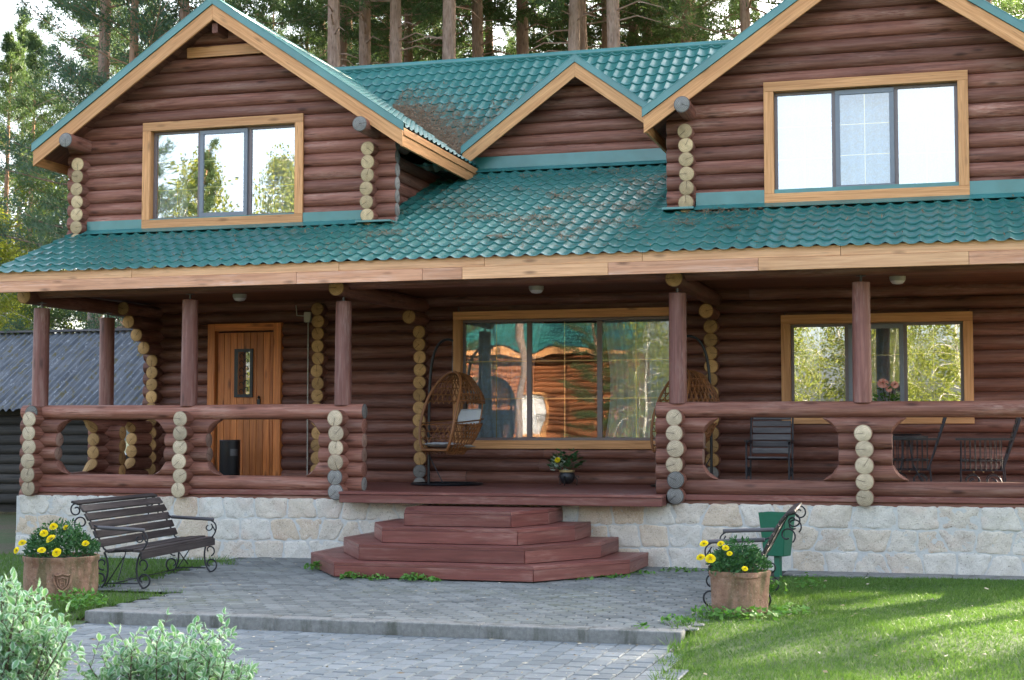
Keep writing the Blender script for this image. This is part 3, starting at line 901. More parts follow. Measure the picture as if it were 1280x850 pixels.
# fascia: two stacked boards with butt joints
mb = MB(); mb2 = MB()
def boards(mb, xs, z0, z1, y0, y1, mats):
    for a, b, m in zip(xs[:-1], xs[1:], mats):
        mb.box((a + .002, y0, z0), (b - .002, y1, z1), m, random.uniform(.3, .8))
boards(mb, [-13.15, -10.9, -7.79, -5.75, -3.66, -1.2, 1.6, 2.32], 3.885, 4.015, -.47, -.435, [0, 0, 0, 0, 0, 0, 0])
boards(mb, [-13.15, -8.4, -6.6, -6.05, -4.1, -2.2, .30, 2.32], 3.725, 3.882, -.485, -.445, [1, 1, 1, 0, 1, 0, 1])
mb.build('fascia_board', ['trimpale', 'trimpink'], house, bevel=.004)

# ---------------- log walls
def spans(x0, x1, z, ops):
    """parts of [x0,x1] left free by openings (xa,xb,za,zb) at height z"""
    segs = [(x0, x1)]
    for xa, xb, za, zb in ops:
        if za - .06 < z < zb + .06:
            out = []
            for a, b in segs:
                if xb <= a or xa >= b: out.append((a, b)); continue
                if xa > a: out.append((a, xa))
                if xb < b: out.append((xb, b))
            segs = out
    return segs
def wall_x(name, x0, x1, y, z0, z1, ops=(), lim=None, mats=('log', 'endgrey'), core=True, dz=.2, shrink=0):
    mb = MB(); z = z0
    sl = lambda t: (1 - t) * 2 * R / .69
    while z < z1:
        a, b = x0, x1
        if lim:
            l = lim(z + .10)
            a, b = max(a, l[0]), min(b, l[1])
        if b - a > .15:
            for s, e in spans(a, b, z, ops):
                # long walls are made of butted lengths
                cuts = [s]
                while e - cuts[-1] > 6.5: cuts.append(cuts[-1] + random.uniform(2.5, 5))
                cuts.append(e)
                for p, q in zip(cuts[:-1], cuts[1:]):
                    if q - p > .03: mb.log((p + .001, y, z), (q - .001, y, z), R * random.uniform(.965, 1.035) * dz / .2, 0, 1, n=18, seg=max(2, int((q - p) / .3)), wob=.014, e0=sl if (lim and p == a and a > x0) else None, e1=sl if (lim and q == b and b < x1) else None)
        z += dz
    if core:    # dark packing between the logs closes the gaps
        z = z0
        while z < z1 - dz:
            zz = z + dz / 2; a, b = x0, x1
            if lim:
                l = lim(zz + .1); a, b = max(a, l[0]), min(b, l[1])
            if b > a + .3:
                for s, e in spans(a + .05, b - .05, zz, ops): 
                    if e - s > .1: mb.box((s, y - .02, z), (e, y + .05, z + dz), 0, .2)
            z += dz
    return mb.build(name, list(mats), house)
def wall_y(name, x, y0, y1, z0, z1, mats=('log', 'endgold'), front=None, dz=.2):
    mb = MB(); z = z0; k = 0
    while z < z1:
        f = y0 - (front(z) if front else 0)
        mb.log((x, f + random.uniform(-.01, .01), z), (x, y1, z), R * 1.03, 0, 1, n=20, seg=max(3, int((y1 - y0) / .3)))
        mb.box((x - .02, y0 + .25, z - dz / 2), (x + .03, y1, z + dz / 2), 0, .2)
        z += dz; k += 1
    return mb.build(name, list(mats), house)

OP_DOOR = (-11.76, -10.44, .80, 3.53)
OP_MID = (-7.42, -3.92, 1.52, 3.58)
OP_RW = (-2.29, .35, 1.90, 3.42)
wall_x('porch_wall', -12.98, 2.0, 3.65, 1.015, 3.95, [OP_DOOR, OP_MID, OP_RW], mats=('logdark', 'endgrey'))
# partition walls whose log ends show in the porch wall
corb = lambda z: (.55 if z > 3.6 else .0)
for cx in (-9.75, -8.0, -3.37):
    mb = MB(); z = .915
    while z < 3.75:
        f = .5 if (z > 3.4 and z < 3.6 and cx != -9.75) else 0
        gy = cx != -9.75 and z < 1.2
        if not (cx != -9.75 and z > 3.6):
            mb.log((cx + random.uniform(-.012, .012), 3.40 - f, z), (cx, 4.0, z), .108, 0, 2 if gy else (1), n=20, seg=4)
        z += .2
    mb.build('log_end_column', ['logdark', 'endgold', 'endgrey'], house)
mb = MB(); z = .915
for k in range(15):
    f = {14: .95, 13: .78, 12: .52, 11: .28}.get(k, 0)
    mb.log((-12.73, 3.40 - f, z), (-12.73, 9.4, z), .108, 0, 1, n=20, seg=12)
    mb.box((-12.75, 3.7, z - .1), (-12.7, 9.4, z + .1), 0, .2)
    z += .2
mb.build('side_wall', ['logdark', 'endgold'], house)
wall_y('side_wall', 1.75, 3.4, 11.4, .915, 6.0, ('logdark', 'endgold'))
wall_x('back_wall', -13, 2.0, 11.4, 1.015, 6.4, mats=('log', 'endgrey'), dz=.4)

# upper gable walls
LXC, LZA, LP, LHS = -10.57, 8.26, .685, 3.06         # left gable: ridge x, ridge z, pitch, half span
RXC, RZA, RP, RHS = -.86, 8.30, .69, 3.10
DXC, DZA, DP, DHS = -5.74, 7.84, .735, 1.93           # dormer
OP_LG = (-11.88, -9.30, 4.93, 6.48)
OP_RG = (-2.29, .30, 4.93, 6.50)
gl = lambda xc, za, p, dn: (lambda z: (xc - (za - dn - z) / p, xc + (za - dn - z) / p))
wall_x('gable_wall', -13.28, -7.78, 1.75, 4.82, 8.1, [OP_LG], gl(LXC, LZA, LP, .055), dz=.2)
wall_x('gable_wall', -3.72, 2.0, 1.75, 4.82, 8.1, [OP_RG], gl(RXC, RZA, RP, .055), dz=.2)
wall_x('dormer_wall', -7.9, -3.6, 5.06, 6.0, 7.7, (), gl(DXC, DZA, DP, .055), dz=.2)
for cx, ym, zt in ((-13.02, 5.2, 6.05), (-8.17, 5.3, 6.05), (-3.42, 5.3, 6.05), (1.72, 5.2, 6.05)):
    mb = MB(); z = 4.72
    while z < zt + .02:
        mb.log((cx + random.uniform(-.012, .012), 1.50, z), (cx, ym, z), .107, 0, 1 if (z > 4.8) else 1, n=20, seg=10)
        mb.box((cx - .02, 1.8, z - .1), (cx + .03, ym, z + .1), 0, .2)
        z += .2
    mb.build('side_wall', ['log', 'end'], house)
# purlin ends that poke through the barge boards
for cx, cz in ((-12.97, 6.225), (-8.12, 6.20), (-3.40, 6.21), (1.68, 6.21), (LXC, 8.0 - .12), (RXC, 7.9)):
    mb = MB()
    if abs(cz - 6.2) < .1: mb.log((cx, 1.08, cz), (cx, 3, cz), .112, 0, 1, n=20, seg=5)
    else: mb.box((cx - .045, 1.30, cz - .10), (cx + .045, 3, cz + .05), 0)
    mb.build('purlin', ['log', 'endgrey'], house)

# ---------------- metal tile roofs
PER, ROW = .205, .35
def tile_sheet(O, u, v, ul, vl, clips=()):
    """profiled sheet; O eave corner, u along the eave, v up the slope; clips = (point, normal) keep the side the normal points to"""
    O, u, v = np.array(O, float), nrm(u), nrm(v); n = np.cross(u, v)
    us = np.arange(0, ul + 1e-6, PER / 8)
    vs, hs = [], []
    k = 0
    while k * ROW < vl:
        a, b = k * ROW, min((k + 1) * ROW, vl)
        for f in (0, .04, .35, .8, 1.0):
            vs.append(a + (b - a) * f); hs.append(.026 * (1 - f) if f > 0 else .020)
        k += 1
    vs, hs = np.array(vs), np.array(hs)
    ph = us / PER * 2 * PI
    wv = .017 * (np.cos(ph) + .28 * np.cos(2 * ph))
    U, Vv = np.meshgrid(us, vs)
    H = wv[None, :] + hs[:, None] + .004 * np.sin(U * 1.3 + Vv * .9) + .003 * np.sin(U * .37)
    P = O + U[..., None] * u + Vv[..., None] * v + H[..., None] * n
    nu = len(us)
    me = bmesh.new()
    bv = [me.verts.new(p) for p in P.reshape(-1, 3)]
    for j in range(len(vs) - 1):
        for i in range(nu - 1):
            me.faces.new((bv[j * nu + i], bv[j * nu + i + 1], bv[(j + 1) * nu + i + 1], bv[(j + 1) * nu + i]))
    for pt, nn in clips:
        bmesh.ops.bisect_plane(me, geom=me.verts[:] + me.edges[:] + me.faces[:], plane_co=pt, plane_no=nn, clear_inner=True)
    me.verts.ensure_lookup_table(); me.verts.index_update()
    Vn = [v_.co[:] for v_ in me.verts]; Fn = [tuple(x.index for x in f.verts) for f in me.faces]
    me.free()
    return Vn, Fn
def roof_part(name, sheets):
    mb = MB()
    for s in sheets:
        V, F = tile_sheet(*s)
        mb.add(V, F, 0, .5)
    return mb.build(name, ['roof'], house, flat_angle=35)
PS = .383          # porch roof slope
roof_part('porch_roof', [((-13.17, -.53, 3.99), (1, 0, 0), (0, 1, PS), 15.5, 6.2, ())])
def gable_roof(xc, za, p, hs, y0, y1, right_clip=(), left_clip=()):
    L = hs * math.hypot(1, p)
    zf = za - p * hs
    r = ((xc + hs, y0, zf), (0, 1, 0), (-1, 0, p), y1 - y0, L, right_clip)
    l = ((xc - hs, y1, zf), (0, -1, 0), (1, 0, p), y1 - y0, L, left_clip)
    return [r, l]
MS, MRY, MRZ = .74, 8.0, 8.78     # main roof: slope, ridge y, ridge z
roof_part('gable_roof', gable_roof(LXC, LZA, LP, LHS, 1.26, 7.6))
roof_part('gable_roof', gable_roof(RXC, RZA, RP, RHS, 1.26, 7.6))
roof_part('dormer_roof', gable_roof(DXC, DZA, DP, DHS, 4.60, 7.0))
msl = 3.5 * math.hypot(1, MS)
roof_part('main_roof', [*[((xa, ya, MRZ - (MRY - ya) * MS), (1, 0, 0), (0, 1, MS), wd, (MRY - ya) * math.hypot(1, MS), ()) for xa, ya, wd in ((-12.6 - .005, 4.5, 24 * PER + .005), (-12.6 + 24 * PER, 4.5 + 2 * ROW * 1 / math.hypot(1, MS), 19 * PER), (-12.6 + 43 * PER, 4.5, 29 * PER))], ((2.2, 11.8, MRZ - 3.8 * MS), (-1, 0, 0), (0, -1, MS), 14.8, 3.8 * math.hypot(1, MS), ())])

# barge boards, soffits and sheet-metal caps on the gables
def rake(xc, za, p, hs, yf, ywall, side, soff=True, ret=None):
    """side -1 left slope, +1 right slope"""
    cs = 1 / math.hypot(1, p)
    def band(mb, o0, o1, y0, y1, mi, ext=0.0):
        """sloping band between two offsets from the roof line, plumb cut at ridge and foot"""
        zt = lambda x, o: za - p * x + o / cs
        xe = hs + ext
        P = [(0, zt(0, o0)), (xe, zt(xe, o0)), (xe, zt(xe, o1)), (0, zt(0, o1))]
        V = [(xc + side * x, y, z) for y in (y0, y1) for x, z in P]
        dd = np.array([side * cs, 0, -p * cs]); nn = np.array([side * p * cs, 0, cs]); off = rng.uniform(0, 40, 3)
        lc = np.array([[np.array(v) @ dd, np.array(v) @ nn, v[1]] for v in V]) + off
        F = [(0, 1, 2, 3), (7, 6, 5, 4), (0, 4, 5, 1), (1, 5, 6, 2), (2, 6, 7, 3), (3, 7, 4, 0)]
        if side < 0: F = [f[::-1] for f in F]
        mb.add(V, F, mi, random.uniform(.3, .8), lc)
    mb = MB(); band(mb, -.245, -.052, yf, yf + .04, 0)
    mb.build('barge_board', ['trim'], house, bevel=.004)
    mb = MB(); band(mb, -.05, .045, yf - .022, yf - .002, 0, .02); band(mb, .0455, .060, yf - .022, yf + .16, 0, .02)
    mb.build('roof_cap', ['cap'], house, bevel=.003)
    if soff:
        L = hs / cs; d = np.array([side * cs, 0, -p * cs]); nn = np.array([side * p * cs, 0, cs]); A = np.array([xc, 0, za])
        mb = MB(); k = .1
        while k < L - .02:
            l1 = min(k + .137, L); c = A + d * (k + l1) / 2 + nn * -.108; c[1] = (yf + .043 + ywall) / 2
            mb.obox(c, [d, np.array([0, 1., 0]), nn], [(l1 - k) / 2 - .002, (ywall - yf - .043) / 2, .011], 0); k += .14
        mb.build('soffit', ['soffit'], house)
for a in ((LXC, LZA, LP, LHS, 1.22, 1.75), (RXC, RZA, RP, RHS, 1.22, 1.75), (DXC, DZA, DP, DHS, 4.56, 5.06)):
    rake(*a, -1); rake(*a, 1)
# horizontal eave boards along the sides of the gable roofs
mb = MB()
for xc, za, p, hs in ((LXC, LZA, LP, LHS), (RXC, RZA, RP, RHS)):
    for sd in (-1, 1):
        xe = xc + sd * hs; ze = za - p * hs
        for z0, z1, o in ((ze - .12, ze - .015, .02), (ze - .285, ze - .122, .0)):
            mb.box((min(xe - sd * .05, xe + sd * (-.01 + o)), 1.262, z0), (max(xe - sd * .05, xe + sd * (-.01 + o)), 5.3, z1), 0)
        mb.build('eave_board', ['trim'], house, bevel=.004); mb = MB()
for xc, za, p, hs in ((LXC, LZA, LP, LHS), (RXC, RZA, RP, RHS)):
    for sd in (-1, 1):
        xe = xc + sd * hs; ze = za - p * hs
        k = 1.29
        while k < 5.2:
            a_, b_ = sorted((xe - sd * .06, xe - sd * .75)); 
            mb.bar((xe - sd * .06, k + .068, ze - .14 + .0), (xe - sd * .75, k + .068, ze - .14 + .69 * p), .132, .022, 0, up=(0, 0, 1)); k += .14
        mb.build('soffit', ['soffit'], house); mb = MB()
# ridge caps and flashings
mb = MB()
def capline(p0, p1, r):
    p0, p1 = np.array(p0, float), np.array(p1, float)
    mb.tube([p0 + (p1 - p0) * t for t in np.linspace(0, 1, 12)], r, 0, 12)
capline((-12.6, MRY, MRZ + .015), (2.2, MRY, MRZ + .015), .07)
capline((LXC, 1.26, LZA + .01), (LXC, 7.5, LZA + .01), .06)
capline((RXC, 1.26, RZA + .01), (RXC, 7.5, RZA + .01), .06)
capline((DXC, 4.58, DZA + .01), (DXC, 6.8, DZA + .01), .05)
mb.build('ridge_cap', ['cap'], house)
zr = lambda y: 3.99 + PS * (y + .53)
def flashing(x0, x1, ywall, h):
    mb = MB(); x = x0
    while x < x1 - .05:
        x2 = min(x + random.uniform(1.6, 2.2), x1)
        zb, zt = zr(ywall) + .03, zr(ywall) + h
        mb.obox(((x + x2) / 2, ywall - .022, (zb + zt) / 2), np.eye(3), ((x2 - x) / 2, .004, (zt - zb) / 2), 0)
        yb = ywall - .20
        mb.bar(((x + x2) / 2, ywall - .02, zr(ywall) + .062), ((x + x2) / 2, yb, zr(yb) + .055), x2 - x, .006, 0)
        x = x2
    mb.build('flashing', ['cap'], house)
flashing(-12.9, -8.28, 1.64, .20); flashing(-3.30, 1.6, 1.64, .24); flashing(-7.95, -3.45, 4.96, .26)
mb = MB()
mb.prism([(-3.74, 1.38), (-3.30, 1.38), (-3.30, 1.62), (-3.74, 1.62)], zr(1.5) + .045, zr(1.5) + .075); mb.build('flashing', ['cap'], house); mb = MB(); mb.prism([(-8.30, 1.38), (-7.75, 1.38), (-7.75, 1.62), (-8.3, 1.62)], zr(1.5) + .04, zr(1.5) + .066)
mb.build('flashing', ['cap'], house)
# pale board under the left gable's ridge
mb = MB(); mb.prism([(LXC - .62, 1.60), (LXC + .62, 1.60), (LXC + .62, 1.63), (LXC - .62, 1.63)], 7.50, 7.66, 0)
mb.build('ridge_board', ['trim'], house)

# ---------------- windows
def window(name, x0, x1, z0, z1, yc, yg, cw, panes, label=None, hb=(.33, .67), cas_bottom=None, vb=True, glasses=None, glass_y=0.0):
    """yc casing face, yg glass plane; panes = list of (xa, xb, proud) as fractions of the clear opening"""
    sx0, sx1, sz0, sz1 = x0 + cw + .0, x1 - cw, z0 + cw, z1 - cw
    mb = MB()
    fw = .045
    mb.box((sx0, yg - .02, sz0), (sx1, yg + .04, sz0 + fw), 0); mb.box((sx0, yg - .02, sz1 - fw), (sx1, yg + .04, sz1), 0)
    mb.box((sx0, yg - .02, sz0 + fw + .001), (sx0 + fw, yg + .04, sz1 - fw - .001), 0); mb.box((sx1 - fw, yg - .02, sz0 + fw + .001), (sx1, yg + .04, sz1 - fw - .001), 0)
    W = sx1 - sx0
    for a, b, pr in panes[:-1]:
        xm = sx0 + b * W
        mb.box((xm - .040, yg - .022, sz0 + fw + .001), (xm + .040, yg + .042, sz1 - fw - .001), 0)
    root = mb.build('window', ['sash'], house, bevel=.003)
    if label: root['label'] = label
    mb = MB()
    o = lambda a, b: mb.box(a, b, 0)
    yb = yg + .05
    o((x0, yc, z1 - cw), (x1, yc + .04, z1)); o((x0, yc, z0), (x1, yc + .04, z0 + cw))
    o((x0, yc, z0 + cw + .001), (x0 + cw, yc + .04, z1 - cw - .001)); o((x1 - cw, yc, z0 + cw + .001), (x1, yc + .04, z1 - cw - .001))
    # reveal boards
    o((x0 + cw - .03, yc + .041, z0 + cw - .03), (x0 + cw - .002, yb, z1 - cw + .03)); o((x1 - cw + .002, yc + .041, z0 + cw - .03), (x1 - cw + .03, yb, z1 - cw + .03))
    o((x0 + cw, yc + .041, z1 - cw + .002), (x1 - cw, yb, z1 - cw + .03)); o((x0 + cw, yc + .041, z0 + cw - .03), (x1 - cw, yb, z0 + cw - .002))
    c = mb.build('window_casing', ['trim'], house, bevel=.004)
    c.parent = root
    # world offset: both were built relative to the house origin
    c.matrix_parent_inverse = Matrix()
    c.location = (0, 0, 0)
    for i, (a, b, pr) in enumerate(panes):
        xa = sx0 + a * W + (fw if i == 0 else .04); xb = sx0 + b * W - (fw if i == len(panes) - 1 else .04)
        za, zb = sz0 + fw, sz1 - fw; y = yg
        if pr:
            mb = MB(); y = yg - .04; f = .062
            xa -= .028; xb += .028; za -= .02; zb += .02
            mb.box((xa, y - .02, za), (xb, y + .016, za + f), 0); mb.box((xa, y - .02, zb - f), (xb, y + .016, zb), 0)
            mb.box((xa, y - .02, za + f + .001), (xa + f, y + .016, zb - f - .001), 0); mb.box((xb - f, y - .02, za + f + .001), (xb, y + .016, zb - f - .001), 0)
            q = mb.build('opening_sash', ['sashgrey'], house, bevel=.003); q.parent = root
            xa += f; xb -= f; za += f; zb -= f
        mb = MB(); mb.add([(xa, y, za), (xb, y, za), (xb, y, zb), (xa, y, zb)], [(0, 1, 2, 3)])
        q = mb.build('window_pane', [glasses[i] if glasses else 'glass'], house); q.parent = root
        mb = MB()
        xm = (xa + xb) / 2
        if vb: mb.box((xm - .007, y + .008, za), (xm + .007, y + .014, zb), 0)
        for h in hb: mb.box((xa, y + .006, za + h * (zb - za) - .006), (xb, y + .018, za + h * (zb - za) + .006), 0)
        q = mb.build('glazing_bar', ['brass'], house); q.parent = root
    return root
def room(x0, x1, z0, z1, yg, depth):
    y0, y1 = yg + .055, yg + depth; x0 -= .3; x1 += .3; z0 -= .5; z1 += .25
    mb = MB()
    mb.add([(x0, y0, z0), (x1, y0, z0), (x1, y0, z1), (x0, y0, z1), (x0, y1, z0), (x1, y1, z0), (x1, y1, z1), (x0, y1, z1)],
           [(4, 5, 6, 7), (0, 4, 7, 3), (5, 1, 2, 6), (3, 7, 6, 2), (0, 1, 5, 4)])
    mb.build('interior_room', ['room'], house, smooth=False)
T3 = [(0, .335, False), (.335, .665, True), (.665, 1, False)]
window('w', -11.94, -9.24, 4.87, 6.53, 1.60, 1.735, .135, [(0, .33, 0), (.33, .67, 1), (.67, 1, 0)], 'upper window of three panes with blue curtains in the left gable', glasses=['glass', 'glass', 'glass'])
window('w', -2.35, .36, 4.87, 6.56, 1.60, 1.735, .135, T3, 'upper window of three panes with bright reflections in the right gable', glasses=['glass', 'glassdim', 'glass'])
window('w', -7.48, -3.86, 1.47, 3.63, 3.50, 3.635, .13, [(0, .325, 0), (.325, .66, 0), (.66, 1, 0)], 'large ground floor window with lace curtains behind the deck', hb=(.335, .66), glasses=['glassclear'] * 3)
window('w', -2.34, .40, 1.85, 3.47, 3.50, 3.635, .135, T3, 'ground floor window behind the right railing', glasses=['glassbright', 'glassdim', 'glassbright'])
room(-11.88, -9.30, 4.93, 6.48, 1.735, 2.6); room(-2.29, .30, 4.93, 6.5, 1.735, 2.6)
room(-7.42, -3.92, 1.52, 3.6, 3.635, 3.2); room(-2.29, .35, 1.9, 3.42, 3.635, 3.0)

# ---------------- entrance door
mb = MB(); x = -11.60
while x < -10.62:
    mb.box((x + .003, 3.560, .94), (min(x + .118, -10.60) - .003, 3.60, 3.37), 0); x += .118
mb.box((-11.6, 3.575, .94), (-10.6, 3.61, 3.37), 0, .1)
door = mb.build('door', ['door'], house, bevel=.004)
mb = MB()
mb.box((-11.76, 3.50, .93), (-11.63, 3.66, 3.52), 0); mb.box((-10.57, 3.50, .93), (-10.44, 3.66, 3.52), 0); mb.box((-11.63, 3.50, 3.40), (-10.57, 3.66, 3.52), 0)
mb.build('door_frame', ['door'], house, bevel=.005)
mb = MB(); gx, gz0, gz1 = -11.12, 2.30, 3.10
for a, b in (((gx - .165, 3.53, gz0), (gx - .115, 3.565, gz1)), ((gx + .115, 3.53, gz0), (gx + .165, 3.565, gz1)), ((gx - .115, 3.53, gz0), (gx + .115, 3.565, gz0 + .05)), ((gx - .115, 3.53, gz1 - .05), (gx + .115, 3.565, gz1))): mb.box(a, b, 0)
for k in range(6):
    zc = gz0 + .10 + k * .118; t = np.linspace(0, 4.2, 22)
    for sg in (-1, 1):
        mb.tube([(gx + sg * (.05 - .045 * math.cos(q) * (1 - q / 7)), 3.548, zc + .055 * math.sin(q) * (1 - q / 7) + (.02 if sg > 0 else -.01)) for q in t], .006, 0, 5)
mb.tube([(gx, 3.548, gz0 + .04), (gx, 3.548, gz1 - .04)], .005, 0, 5)
q = mb.build('door_grille', ['blackmetal'], house); q.parent = door
mb = MB(); mb.add([(gx - .12, 3.556, gz0 + .04), (gx + .12, 3.556, gz0 + .04), (gx + .12, 3.556, gz1 - .04), (gx - .12, 3.556, gz1 - .04)], [(0, 1, 2, 3)])
q = mb.build('door_pane', ['glass'], house); q.parent = door
mb = MB(); mb.box((-10.87, 3.535, 2.03), (-10.82, 3.558, 2.27), 0); mb.tube([(-10.845, 3.53, 2.16), (-10.845, 3.49, 2.165), (-10.86, 3.475, 2.15), (-10.97, 3.475, 2.14)], .011, 0, 8)
mb.lathe([(.001, 0), (.02, .01), (.028, .03), (.0, .06)], (-10.845, 3.545, 2.27), 8)
q = mb.build('door_handle', ['blackmetal'], house); q.parent = door
# ceiling lamps of the porch
for x, y in ((-10.45, 2.0), (-5.71, 2.0), (-.6, 2.0)):
    mb = MB(); mb.lathe([(.10, 3.79), (.11, 3.82), (.11, 3.86)], (x, y, 0), 20); mb.lathe([(.02, 3.745), (.07, 3.755), (.095, 3.785), (.1, 3.8)], (x, y, 0), 20, 1)
    mb.build('ceiling_lamp', ['plastic', 'white'], house)

mb = MB(); mb.box((-5.60, 8.9, 8.0), (-5.36, 9.14, 9.06), 0); mb.box((-5.63, 8.87, 9.063), (-5.33, 9.17, 9.09), 0); mb.build('chimney', ['plastic'], house, bevel=.01)
# needles and cones caught on the roofs
def litter(n, fn):
    V, T = [], []
    while len(V) < n:
        p, nn = fn()
        d = nrm(rng.normal(0, 1, 3)); d = nrm(d - nn * (d @ nn) * .8); e = np.cross(d, nn)
        L = random.uniform(.025, .06); W = random.uniform(.004, .012)
        p = p + nn * random.uniform(.03, .06)
        V.append([p - d * L, p + e * W, p + d * L, p - e * W]); T.append(random.random())
    return np.array(V), np.array(T)
nm = nrm([0, -MS, 1]); npz = nrm([0, -PS, 1])
def on_main():
    # the valley between the left gable and the dormer
    while True:
        x = random.uniform(-9.6, -6.4); y = random.uniform(4.7, 7.2); z = MRZ - (MRY - y) * MS
        zg = LZA - LP * (x - LXC); zd = DZA - DP * abs(x - DXC)
        if z < zg or z < zd: continue
        d = z - max(zg, zd)
        if random.random() < math.exp(-d * 3.2) * (1.2 if z < 7.6 else .5): return np.array([x, y, z + .01]), nm
cl = [(random.uniform(-8.0, -2.6), random.uniform(.2, 4.5), random.uniform(.07, .30)) for _ in range(90)]
def on_porch():
    cx, cy, s = random.choice(cl); x = random.gauss(cx, s); y = random.gauss(cy, s * .45)
    y = min(max(y, -.4), 4.8)
    return np.array([x, y, zr(y) + .01]), npz
def on_all():
    x = random.uniform(-13, 3); y = random.uniform(-.4, 1.5)
    return np.array([x, y, zr(y) + .01]), npz
parts = [litter(6500, on_main), litter(3400, on_porch), litter(1500, on_all)]
M['litter'] = leafmat('fallen_needle', (.10, .055, .028), (.26, .17, .10), .1)
q = soup('needle_litter', np.concatenate([p[0] for p in parts]), np.concatenate([p[1] for p in parts]), 'litter', tri=4)
tag(q, 'brown fallen pine needles lying on the green roofs', 'litter', kind='stuff')

n = 1500; x = rng.uniform(-9.2, -1.9, n); y = np.concatenate([rng.uniform(-5.9, 0, n // 2), rng.uniform(-9.5, -6.25, n - n // 2)])
k = ~((y > -2.45) & (x > -8) & (x < -3.65)) & (x < -2.3) & ~((x < -8) & (y < -4.2)); x, y = x[k], y[k]; n = len(x)
L = rng.uniform(.010, .035, n); W = rng.uniform(.0015, .008, n); a = rng.uniform(0, 6.28, n); z = np.where(y > -6.0, .006, -.106)
d = np.stack([np.cos(a), np.sin(a), np.zeros(n)], 1); e = np.stack([-np.sin(a), np.cos(a), rng.normal(0, .4, n)], 1); c0 = np.stack([x, y, z], 1)
tag(soup('paving_litter', np.stack([c0 - d * L[:, None], c0 + e * W[:, None], c0 + d * L[:, None], c0 - e * W[:, None]], 1), rng.uniform(0, 1, n), 'dryleaf', tri=4), 'dry needles and leaf scraps scattered over the paving', 'litter', kind='stuff')
# ---------------- wooden steps
steps = thing('porch_steps', 'dark red wooden steps with angled sides leading up to the deck', 'steps', (-5.8, -1.2, 0))
for k, (hw, fh, yf, ys) in enumerate(((2.09, 1.23, -2.40, -1.10), (1.70, 1.04, -2.08, -.95), (1.33, .86, -1.76, -.80), (.95, .69, -1.44, -.66))):
    z1 = .19 * (k + 1) - .004; z0 = z1 - .186 if k else .015
    c = -5.80
    P = [(c - hw, .10), (c - hw, ys), (c - fh, yf), (c + fh, yf), (c + hw, ys), (c + hw, .10)]
    mb = MB(); zt = z1 - .04
    # risers
    Pi = np.array(P); cen = np.array([c, -.6]); In = cen + (Pi - cen) * .992
    for i in range(5):
        a, b = In[i], In[i + 1]
        mb.bar((a[0], a[1], (z0 + zt) / 2), (b[0], b[1], (z0 + zt) / 2), .03, zt - z0 - .002, 0)
    root = mb.build('riser', ['deck'], steps, bevel=.003)
    # tread boards: a border that follows the outline plus infill planks
    mb = MB()
    In2 = cen + (Pi - cen) * np.array([1 - .13 / hw, 1 - .13 / 1.6])
    for i in range(5):
        q4 = [Pi[i], Pi[i + 1], In2[i + 1], In2[i]]
        V = [(p[0], p[1], zt) for p in q4] + [(p[0], p[1], z1) for p in q4]
        L = np.linalg.norm(Pi[i + 1] - Pi[i]); o = rng.uniform(0, 40, 3)
        dd = nrm(np.append(Pi[i + 1] - Pi[i], 0)); ee = np.array([-dd[1], dd[0], 0])
        lc = np.array([[np.array(v) @ dd, np.array(v) @ ee, v[2]] for v in V]) + o
        mb.add(V, [(3, 2, 1, 0), (4, 5, 6, 7), (0, 1, 5, 4), (1, 2, 6, 5), (2, 3, 7, 6), (3, 0, 4, 7)], 0, random.random(), lc)
    V = [(p[0], p[1], z1 - .02) for p in In2]
    mb.add(V, [(0, 1, 2, 3, 4, 5)], 0, .05, np.array(V))
    y = In2[:, 1].min()
    while y < .1:
        Pq = clip_poly(clip_poly([q for q in In2], np.array([0, y + .003]), np.array([0, -1.])), np.array([0, y + .092]), np.array([0, 1.]))
        if len(Pq) >= 3:
            n_ = len(Pq); V = [(q[0], q[1], z1 - .02) for q in Pq] + [(q[0], q[1], z1 - .002) for q in Pq]
            mb.add(V, [tuple(range(n_, 2 * n_))] + [(i, (i + 1) % n_, n_ + (i + 1) % n_, n_ + i) for i in range(n_)], 0, random.random(), np.array(V) + rng.uniform(0, 40, 3))
        y += .095
    q = mb.build('tread', ['deck'], steps, bevel=.004)
#@@OBJECTS
# ------------------------------------------------------------------ furniture and small things
def spiral(c, r0, r1, a0, a1, n=26, ax=(1, 0, 0), az=(0, 0, 1)):
    c, ax, az = np.array(c, float), np.array(ax, float), np.array(az, float)
    return [c + ax * (r * math.cos(a)) + az * (r * math.sin(a)) for r, a in zip(np.linspace(r0, r1, n), np.linspace(a0, a1, n))]
def bez(p, n=14):
    p = [np.array(q, float) for q in p]; out = []
    for t in np.linspace(0, 1, n):
        q = p
        while len(q) > 1: q = [a * (1 - t) + b * t for a, b in zip(q[:-1], q[1:])]
        out.append(q[0])
    return out

